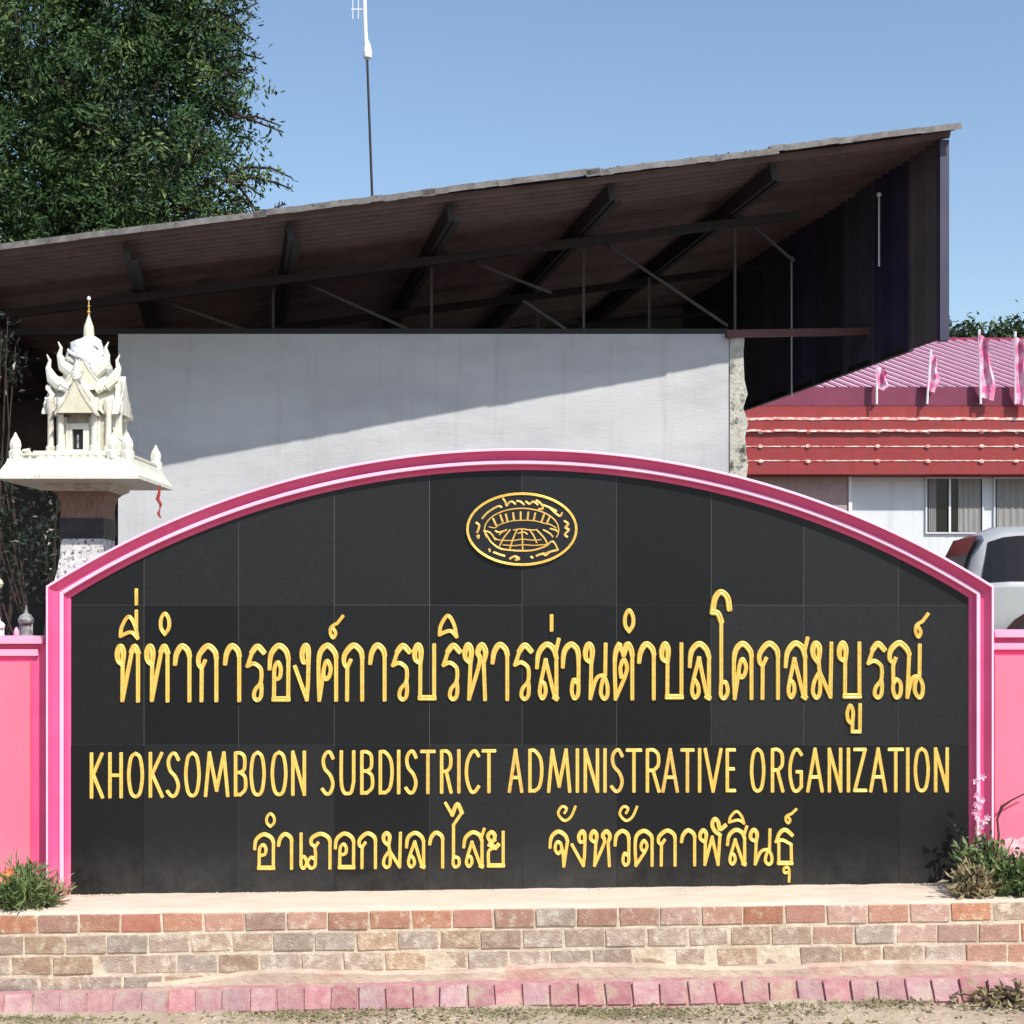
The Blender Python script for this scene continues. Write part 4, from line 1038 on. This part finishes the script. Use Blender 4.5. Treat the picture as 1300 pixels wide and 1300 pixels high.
L3 = [('o', 321.6, 349.3), ('aa', 352, 372.8), ('e', 379, 391), ('pho', 388, 421), ('o', 424, 451), ('ko', 454.5, 478.6), ('mo', 485, 510.4), ('lo', 514.6, 539.5), ('aa', 543.7, 564.4), ('ai', 563, 589.4), ('so', 587, 615.7), ('yo', 616.5, 640.6),
      ('cho', 697, 722), ('ngo', 724.9, 743.7), ('ho', 748.7, 775.5), ('wo', 779, 799.6), ('do', 804.6, 829.5), ('ko', 834, 858.6), ('aa', 863, 884), ('lho', 887, 918), ('so', 921.5, 948.6), ('no', 950.8, 979.9), ('tho2', 982.6, 1006.2)]
for g_, a, c in L3: glyph(THAI[g_], a, c, top3(a), base3(a), 2.15, .008, .28, M['gold'])
for g_, a, c, yt, yb in (('nik', 337.4, 349.8, 1032.2, 1049.6), ('an', 707, 731.2, 1023.3, 1042.7), ('an', 785, 809.3, 1023.3, 1042.7), ('i', 923.7, 945.8, 1029, 1046), ('thanthakhat', 995.7, 1010.9, 1027, 1045.4), ('u', 993, 1003.4, 1100, 1119)):
    glyph(THAI[g_], a, c, yt, yb, 1.85, .009, 0, M['gold'], 'vowel_mark')
def lat(word, ext, x_off, k_s):
    for ch, (a, c) in zip(word, ext):
        X0 = x_off + a * k_s; X1 = x_off + c * k_s
        bl = 1014 - (X0 - 112) * 7.3 / 517 if X0 < 629 else 1006.6 - (X0 - 629) * .0012
        tp = 955 - (X0 - 112) * 4.5 / 517 if X0 < 629 else 950.2 - (X0 - 629) * .003
        if ch == 'I': m_ = (X0 + X1) / 2; X0, X1 = m_ - 5, m_ + 5
        glyph(LAT[ch], X0 + 1.2, X1 - 1.2, tp + 1, bl - 1, 2.35, .007, .0, M['gold2'] if R.random() < .25 else M['gold'])
lat('KHOKSOMBOON', [(55, 97), (108, 152), (163, 213), (225, 270), (275, 318), (328, 377), (385, 460), (472, 510), (517, 565), (578, 628), (637, 682)], 90, .4385)
lat('SUBDISTRICT', [(723, 765), (777, 825), (837, 877), (890, 935), (946, 952), (965, 1005), (1012, 1055), (1068, 1105), (1118, 1128), (1140, 1185), (1190, 1230)], 90, .4385)
lat('ADMINISTRATIVE', [(10, 52), (65, 108), (117, 185), (197, 205), (217, 262), (273, 281), (290, 330), (335, 378), (388, 430), (432, 480), (485, 522), (533, 541), (548, 600), (608, 637)], 640, .4615)
lat('ORGANIZATION', [(675, 718), (732, 770), (780, 822), (830, 878), (888, 930), (942, 950), (958, 998), (1003, 1052), (1055, 1097), (1105, 1113), (1125, 1170), (1180, 1223)], 640, .4615)

# ---- oval emblem
ek = 190 / 1300
def E(x, y): q = P(570 + x * ek, 610 + y * ek, 6.0); return (q.x, q.z)
N = 64; b = MB(); b.prism([E(632 + 470 * math.cos(2 * math.pi * i / N), 425 - 305 * math.sin(2 * math.pi * i / N)) for i in range(N)], -.009, -.0015)
emblem = fixnormals(b.build('emblem', M['cast'], sign)); emblem['label'] = 'oval black and gold emblem above the lettering'
def est(pts, w_, name='emblem_line', m_=None, y0=-.009, h=.004, closed=False, smooth=True):
    mb = MB(); sp = ' '.join('%g,%g' % (x, y) for x, y in pts)
    for r_ in runs(sp) if smooth else [[(x / 100, y / 100) for x, y in pts]]:
        q = [E(u * 100, v * 100) for u, v in r_]; ribbon(mb, q, [w_ * ek / 300] * len(q), y0, h)
    return mb.build(name, m_ or M['gold2'], emblem, smooth=True)
def ell(cx, cy, rx, ry, a0=0, a1=360, n=48): return [(cx + rx * math.cos(math.radians(a0 + (a1 - a0) * i / n)), cy - ry * math.sin(math.radians(a0 + (a1 - a0) * i / n))) for i in range(n + 1)]
est(ell(632, 425, 472, 308), 12, 'emblem_rim', M['gold'], h=.007, smooth=False)
est(ell(630, 430, 322, 186, 200, -20), 6, 'emblem_ring', smooth=False)
est([(305, 440), (330, 480), (370, 540), (440, 590), (520, 605), (640, 612), (740, 605), (840, 570), (900, 530), (945, 600)], 8, 'emblem_ring')
for i, (x, y) in enumerate([(395, 360), (455, 330), (500, 325), (560, 315), (622, 308), (685, 308), (742, 315), (815, 325), (862, 345)]):
    dxx = -14 + (x - 620) * -.03; est([(x + (x - 630) * .05, y - 30 + abs(x - 630) * .02), (x, y), (x - (x - 630) * .06, y + 30)], 9, 'emblem_column')
est([(350, 405), (400, 412), (440, 385), (540, 355), (630, 348), (740, 352), (830, 375), (880, 385), (930, 415)], 5)
for a, c in (((440, 470), (500, 430)), ((440, 570), (530, 430)), ((530, 590), (590, 430)), ((640, 600), (632, 430)), ((760, 540), (700, 430)), ((860, 560), (760, 430)), ((900, 490), (820, 430)), ((940, 445), (880, 420))):
    m_ = ((a[0] + c[0]) / 2 + (a[0] - 632) * .05, (a[1] + c[1]) / 2); est([a, m_, c], 7, 'emblem_ray')
est([(560, 432), (632, 422), (700, 432), (760, 430)], 6); est([(395, 500), (440, 520), (560, 522), (632, 512), (740, 520), (800, 515)], 5); est([(470, 560), (560, 568), (640, 560), (740, 565), (860, 555)], 5)
est([(310, 440), (350, 450), (380, 480), (400, 515)], 7); est([(600, 460), (650, 450), (680, 468)], 6)
est([(405, 440), (430, 450), (480, 440)], 8)
# lettering ring: raised marks round the border
top = [[(290, 330), (330, 285), (380, 250), (430, 225), (455, 232)], [(470, 160), (490, 190), (500, 220), (520, 195), (545, 185), (575, 205)], [(590, 180), (620, 185), (650, 210)], [(670, 185), (700, 205), (730, 185), (770, 210)], [(760, 175), (800, 205), (815, 245), (780, 250)],
       [(820, 215), (870, 235), (930, 265)], [(880, 245), (930, 290), (965, 310), (980, 285)]]
for q in top: est(q, 9, 'emblem_mark')
for q in ([(240, 370), (262, 390), (255, 430), (245, 450)], [(245, 485), (258, 480), (255, 500)], [(1005, 355), (1035, 380), (1010, 410), (1040, 430), (1005, 470), (1025, 490)], [(350, 600), (355, 615)], [(390, 625), (430, 640), (480, 655)],
          [(530, 680), (570, 660), (610, 680), (580, 690)], [(715, 665), (725, 672)], [(760, 655), (800, 640), (830, 640), (880, 620), (940, 605)], [(820, 635), (840, 650), (870, 625)]):
    est(q, 10, 'emblem_mark')

# ------------------------------------------------------------------ plinth, brick steps and kerb
def tilt(x): return .006 + x * .0130        # the ground rises gently to the right
kz = lambda x: tilt(x) - .283 - max(0, -x) * .010 - max(0, x - .5) * .004
YF = -.35                                    # brick face
plinth = thing('brick_plinth', (0, -.3, -.38), 'low brick plinth with a pale cement ledge under the sign', 'plinth')
b = MB(); N = 80; v = []; f = []
ys = [-.342, -.325, -.25, -.15, -.05, .05]
for i in range(N + 1):
    x = -3.4 + 6.8 * i / N
    for y in ys:
        z = tilt(x) + R.uniform(-.0025, .0025) - (.005 if y < -.33 else 0) - max(0, (-y - .05)) * .02
        v.append((x, y, z))
ny = len(ys)
for i in range(N):
    for j in range(ny - 1): a = i * ny + j; f.append((a, a + ny, a + ny + 1, a + 1))
n0 = len(v); v += [(x, y, z - .08) for x, y, z in v]
f += [tuple(q + n0 for q in fc)[::-1] for fc in f[:]]
for i in range(N): a = i * ny; f.append((a, a + n0, a + n0 + ny, a + ny))
b.add(v, f); b.build('ledge', M['ledge'], plinth, smooth=True)
BH = .069; CH = .0825; BL = .154; CL = .1655
# mortar core
b = MB(); v = []; f = []
for i in range(N + 1):
    x = -3.4 + 6.8 * i / N
    v += [(x, YF + .005 + R.uniform(-.002, .002), -.40), (x, YF + .005 + R.uniform(-.002, .002), tilt(x) - .016), (x, .02, tilt(x) - .016)]
for i in range(N): a = i * 3; f += [(a, a + 3, a + 4, a + 1), (a + 1, a + 4, a + 5, a + 2)]
b.add(v, f); b.build('mortar', M['mortar'], plinth)
# brick mesh variants
def brick_mesh(name, L, H, Dp, seed, ms):
    rr = random.Random(seed); bm = bmesh.new(); bmesh.ops.create_cube(bm, size=1)
    for q in bm.verts: q.co = Vector((q.co.x * L, q.co.y * Dp, q.co.z * H))
    bmesh.ops.bevel(bm, geom=[e_ for e_ in bm.edges if min(v_.co.y for v_ in e_.verts) < -Dp * .4], offset=.0022, segments=1, affect='EDGES')
    for q in bm.verts: q.co += Vector((rr.uniform(-.004, .004), rr.uniform(-.0015, .0015), rr.uniform(-.002, .002)))
    me = bpy.data.meshes.new(name); bm.to_mesh(me); bm.free(); me.materials.append(ms); return me
BM = {k: [brick_mesh('brick', BL, BH, .06, i * 7 + j, M[k]) for i in range(4)] for j, k in enumerate(('brick_r', 'brick_g', 'brick_o'))}
nb = 0
for c in range(4):
    z = -.014 - BH / 2 - c * CH
    x = -3.3 + (CL / 2 if c % 2 else 0) + (.03 * c)
    while x < 3.3:
        if c == 3 and x > -1.25 and R.random() < .93: x += CL; continue
        kk = 'brick_g'
        if c == 0: kk = 'brick_r' if R.random() < .75 else ('brick_o' if R.random() < .5 else 'brick_g')
        if c in (1, 2) and x > .6 and R.random() < .35: kk = 'brick_r'
        if abs(x) <= 2.9:
            o = bpy.data.objects.new('brick', R.choice(BM[kk])); COL.objects.link(o); o.parent = plinth
            sunk = .0
            if c == 2: sunk = .0036 if R.random() < .3 else 0
            o.location = Vector((x, YF + .03 + R.uniform(-.003, .003) + sunk, z + tilt(x) + R.uniform(-.0015, .0015))) - plinth.location
            o.rotation_euler = (R.uniform(-.01, .01), -.013 + R.uniform(-.006, .006), R.uniform(-.01, .01)); nb += 1
        x += CL
# cement smear covering the lowest course on the middle and right
b = MB(); v = []; f = []
for i in range(121):
    x = -1.45 + (3.4 + 1.45) * i / 120
    h_ = .040 + .010 * math.sin(x * 5) + R.uniform(-.003, .003); h_ = max(.008, h_ * min(1, (x + 1.45) / .5 + .15))
    zt_ = kz(x) + .004 + h_
    v += [(x, YF - .022, -.41), (x, YF - .018 + R.uniform(-.003, .003), zt_ - .012), (x, YF - .002, zt_), (x, YF + .02, zt_ + .003)]
for i in range(120):
    for j in range(3): a = i * 4 + j; f.append((a, a + 4, a + 5, a + 1))
b.add(v, f); b.build('cement_skirt', M['skirt'], plinth, smooth=True)
# pink sloping kerb of bricks on edge
kerb = thing('brick_kerb', (0, -.42, -.40), 'pink painted kerb of bricks on edge along the foot of the plinth', 'kerb')
KM = [brick_mesh('kerb_brick', .097, .088, .05, 50 + i, M['kerb']) for i in range(4)]
b = MB(); v = []; f = []
for i in range(N + 1):
    x = -3.4 + 6.8 * i / N; z = kz(x)
    v += [(x, YF - .02, z - .004), (x, YF - .075, z - .008), (x, YF - .118, z - .098), (x, YF - .118, -.42)]
for i in range(N):
    for j in range(3): a = i * 4 + j; f.append((a + 1, a + 5, a + 4, a)) 
b.add(v, f); fixnormals(b.build('kerb_bed', M['kerb'], kerb, smooth=False))
x = -2.8; i = 0
while x < 2.8:
    o = bpy.data.objects.new('kerb_brick', KM[i % 4]); COL.objects.link(o); o.parent = kerb
    sink = .006 if x < -.6 else 0
    o.location = Vector((x, YF - .082 + sink + R.uniform(-.002, .002), kz(x) - .050 + R.uniform(-.002, .002))) - kerb.location
    o.rotation_euler = (-math.radians(24), -.013 + R.uniform(-.01, .01), R.uniform(-.015, .015)); x += .1065 + R.uniform(-.001, .003); i += 1

# ------------------------------------------------------------------ ground dressing
gz = lambda x, y: -.385
# banked soil that meets the kerb foot
b = MB(); v = []; f = []; NX = 140; NY = 26
for j in range(NY + 1):
    y = -.455 - 2.0 * (j / NY) ** 1.5
    for i in range(NX + 1):
        x = -3.6 + 7.2 * i / NX
        fall = max(0, 1 - (-.455 - y) / 1.8); e_ = min(1, (3.6 - abs(x)) / .5)
        z = -.384 + (tilt(x) * 1.3 * fall + .012 * fall * math.sin(x * 5 + y * 9) + .006 * math.sin(x * 17 + y * 23) * fall + R.uniform(0, .007) * fall + .006) * e_
        v.append((x, y, z))
for j in range(NY):
    for i in range(NX): a = j * (NX + 1) + i; f.append((a + NX + 1, a + NX + 2, a + 1, a))
b.add(v, f); soil = b.build('soil_bank', M['dirt'], smooth=True); tag(soil, 'sandy soil banked along the pink kerb', kind='structure')
def soilz(x, y): 
    fall = max(0, 1 - (-.455 - y) / 1.8); return -.381 + tilt(x) * 1.3 * fall + .01 * fall
rs = np.random.RandomState(3)
# low dry weeds
n = 9000; cx = rs.uniform(-2.6, 2.6, n); yy_ = -.49 - np.abs(rs.normal(0, .06, n)) - .03 * (1 + np.sin(cx * 3.1))
dens = (np.sin(cx * 2.3 + 1) + np.sin(cx * 5.7) + 1.2 > rs.uniform(0, 2.2, n)) ; cx = cx[dens]; yy_ = yy_[dens]
pos = np.stack([cx, yy_, np.array([soilz(a, c) for a, c in zip(cx, yy_)]) + rs.uniform(0, .012, len(cx))], 1)
dirs = rs.normal(size=(len(cx), 3)) * np.array([1, .6, .35]) + np.array([0, 0, .35])
tag(leaves(pos, dirs, .022, .006, rs).build('dry_weeds', M['grassd']), 'dry weeds and grass scraps along the kerb foot', 'grass', kind='stuff')
n = 900; pos = np.stack([rs.uniform(-2.6, 2.6, n), -.48 - np.abs(rs.normal(0, .22, n)), np.zeros(n)], 1); pos[:, 2] = [soilz(a, c) + .006 for a, c in zip(pos[:, 0], pos[:, 1])]
tag(leaves(pos, rs.normal(size=(n, 3)) * np.array([1, 1, .12]), .028, .014, rs, sag=.5).build('leaf_litter', M['leaf_y']), 'dead leaves scattered on the sandy ground', 'leaves', kind='stuff')
b = MB()
for i in range(700):
    x = R.uniform(-2.6, 2.6); y = -.49 - abs(R.gauss(0, .25)); r_ = R.uniform(.002, .007)
    b.lathe((x, y, soilz(x, y) + r_ * .5), [(r_ * .6, -r_ * .5), (r_, 0), (r_ * .5, r_ * .6)], 5, R.random())
tag(b.build('pebbles', M['mortar']), 'small pebbles scattered on the sandy ground', 'pebbles', kind='stuff')
# dry curled leaf heap at the right end
def heap(cx, cy, cz, n, s_, label, name='dry_leaf_heap'):
    t = thing(name, (cx, cy, cz), label, 'dead leaves')
    rr = np.random.RandomState(int(abs(cx) * 100) + 5)
    pos = np.array([cx, cy, cz]) + rr.normal(size=(n, 3)) * np.array([s_, s_ * .4, s_ * .28]) + np.array([0, 0, s_ * .3])
    leaves(pos, rr.normal(size=(n, 3)), .045, .018, rr, sag=.6).build('curled_leaves', M['leaf_y'], t)
    b = MB()
    for k in range(9):
        a = Vector((cx + rr.uniform(-s_, s_), cy, cz)); b.tube([a, a + Vector((rr.uniform(-.1, .1), rr.uniform(-.05, .02), rr.uniform(.02, .10))), a + Vector((rr.uniform(-.16, .16), rr.uniform(-.05, .02), rr.uniform(0, .10)))], [.005, .004, .002], 5)
    b.build('dry_stems', M['twig'], t)
p = P(1285, 1240, 5.38); heap(p.x, -.52, -.34, 170, .075, 'heap of curled dry leaves and stems at the right end of the kerb')

# ------------------------------------------------------------------ plants at the corners
def shrub(px, D, w, h, label, seed, zb, n, flowers=None, blade=False, m_=None, lean=0, fl_cent=None):
    rr = np.random.RandomState(seed); x = (px - HX) * D / F; y = D - 6
    t = thing('flowering_shrub', (x, y, zb), label, 'shrub', 'shrubs beside the sign')
    b = MB(); tips = []
    for k in range(34):
        a = rr.uniform(0, 2 * math.pi); q = Vector((x + w * rr.uniform(.2, 1) * math.cos(a) + lean, y + w * .4 * math.sin(a) , zb + h * rr.uniform(.4, 1) * (1 - .45 * abs(math.cos(a)) ** 2)))
        b.tube([(x + rr.uniform(-.3, .3) * w, y + rr.uniform(-.05, .05), zb), (x + (q.x - x) * .4, y, zb + h * .35), q], [.005, .004, .0015], 5); tips.append(np.array(q))
    b.build('stems', M['twig'], t)
    mb = MB(); pp = []; dd = []
    per = n // len(tips)
    for q in tips:
        tt = rr.uniform(.15, 1, per)[:, None]; base_ = np.array([x, y, zb]); ctrl = base_ + (q - base_) * np.array([.75, .8, .6])
        c = base_ * (1 - tt) ** 2 + 2 * ctrl * tt * (1 - tt) + q * tt ** 2
        c = c + rr.normal(size=(per, 3)) * .018; d_ = (q - base_)[None, :] / np.linalg.norm(q - base_) * .8 + rr.normal(size=(per, 3)) * .6
        pp.append(c); dd.append(d_)
    leaves(np.concatenate(pp), np.concatenate(dd), .042 if not blade else .06, .016 if not blade else .010, rr, mb=mb); mb.build('foliage', m_ or M['leaf_s'], t)
    if flowers:
        mat_, cnt, spread, off = flowers
        for k in range(cnt):
            c = np.array(off) + rr.normal(size=3) * np.array(spread)
            b = MB(); N_ = 5
            for j in range(N_):
                a = 2 * math.pi * j / N_ + k; r_ = .012
                v = [(c[0], c[1], c[2]), (c[0] + r_ * math.cos(a - .4), c[1] - .006, c[2] + r_ * math.sin(a - .4)), (c[0] + r_ * 1.3 * math.cos(a), c[1] - .008, c[2] + r_ * 1.3 * math.sin(a)), (c[0] + r_ * math.cos(a + .4), c[1] - .006, c[2] + r_ * math.sin(a + .4))]
                b.add(v, [(0, 1, 2, 3)])
            b.build('flower', mat_, t)
    return t
pL = P(6, 1108, 5.85)
shrub(28, 5.75, .14, .17, 'low spiky green plant with orange flowers at left foot of the sign', 41, tilt(-2.1) - .01, 1500, (M['flower_o'], 16, (.03, .02, .03), (P(4, 1108, 5.75).x, -.28, P(4, 1112, 5.75).z)), blade=True)
shrub(60, 5.8, .07, .12, 'thin straw-coloured weed against the left pier of the sign', 44, tilt(-2.0) - .01, 350, m_=M['leaf_y'], blade=True)
shrub(1256, 5.80, .14, .26, 'leafy green shrub climbing the right pier of the sign', 42, tilt(2.0) - .01, 1250, (M['flower_p'], 26, (.014, .006, .065), (P(1246, 0, 5.84).x, -.13, P(0, 1030, 5.84).z)))
shrub(1296, 5.75, .13, .17, 'low green bush in front of the peeling pink wall at right', 43, tilt(2.1) - .01, 900)
shrub(1236, 5.74, .10, .13, 'low half-dry weed in front of the right shrub on the ledge', 47, tilt(1.95) - .01, 420, m_=M['leaf_y'])
# thin broken twigs at the right pier
t = thing('bare_twig', (P(1212, 0, 5.9).x, -.1, tilt(1.9)), 'bare dark twig with curled leaves in front of the granite at right', 'twig')
b = MB(); b.tube([P(1216, 1112, 5.88), P(1212, 1090, 5.9), P(1220, 1066, 5.9), P(1216, 1050, 5.9)], [.005, .004, .003, .002], 5); b.build('stem', M['twig'], t)
leaves(np.array([list(P(1212 + i * 3.2, 1046 + (i % 3) * 6, 5.89)) for i in range(5)]), rs.normal(size=(5, 3)), .04, .02, rs, sag=.6).build('curled_leaves', M['leaf_d'], t)
t = thing('bare_branch', (P(1268, 0, 5.95).x, -.05, P(0, 1100, 5.95).z), 'arching bare branch against the pink wall right of the sign', 'branch')
b = MB(); b.tube([P(1264, 1100, 5.86), P(1268, 1060, 5.93), P(1266, 1040, 5.97), P(1272, 1024, 5.97), P(1284, 1016, 5.97), P(1304, 1006, 5.97)], [.006, .005, .005, .007, .004, .003], 6); b.build('stem', M['twig'], t)
# peeled paint patch at the foot of right wall
b = MB(); pts = [(1270, 1088), (1268, 1076), (1276, 1066), (1284, 1063), (1292, 1066), (1300, 1062), (1312, 1064), (1330, 1070), (1336, 1090)]
b.prism([(P(x, 0, 6).x, P(0, y, 6).z) for x, y in pts], .0025, .0055); o = b.build('peeled_patch', M['petr'], [q for q in bpy.data.objects if q.name == 'pink_wall.001'][0])
fixnormals(o)
# white plaster crumbs along the foot of the granite
b = MB()
for i in range(420):
    x = R.choice([R.uniform(-1.92, -1.6), R.uniform(1.2, 1.98), R.uniform(-1.9, 1.98), R.uniform(1.7, 1.98)]); r_ = R.uniform(.0015, .005); y = -.012 - abs(R.gauss(0, .02))
    b.lathe((x, y, tilt(x) + r_ * .4), [(r_ * .8, -r_ * .5), (r_, 0), (r_ * .5, r_ * .5)], 5, R.random())
tag(b.build('plaster_crumbs', M['mortar']), 'white plaster crumbs along the foot of the granite', 'crumbs', kind='stuff')
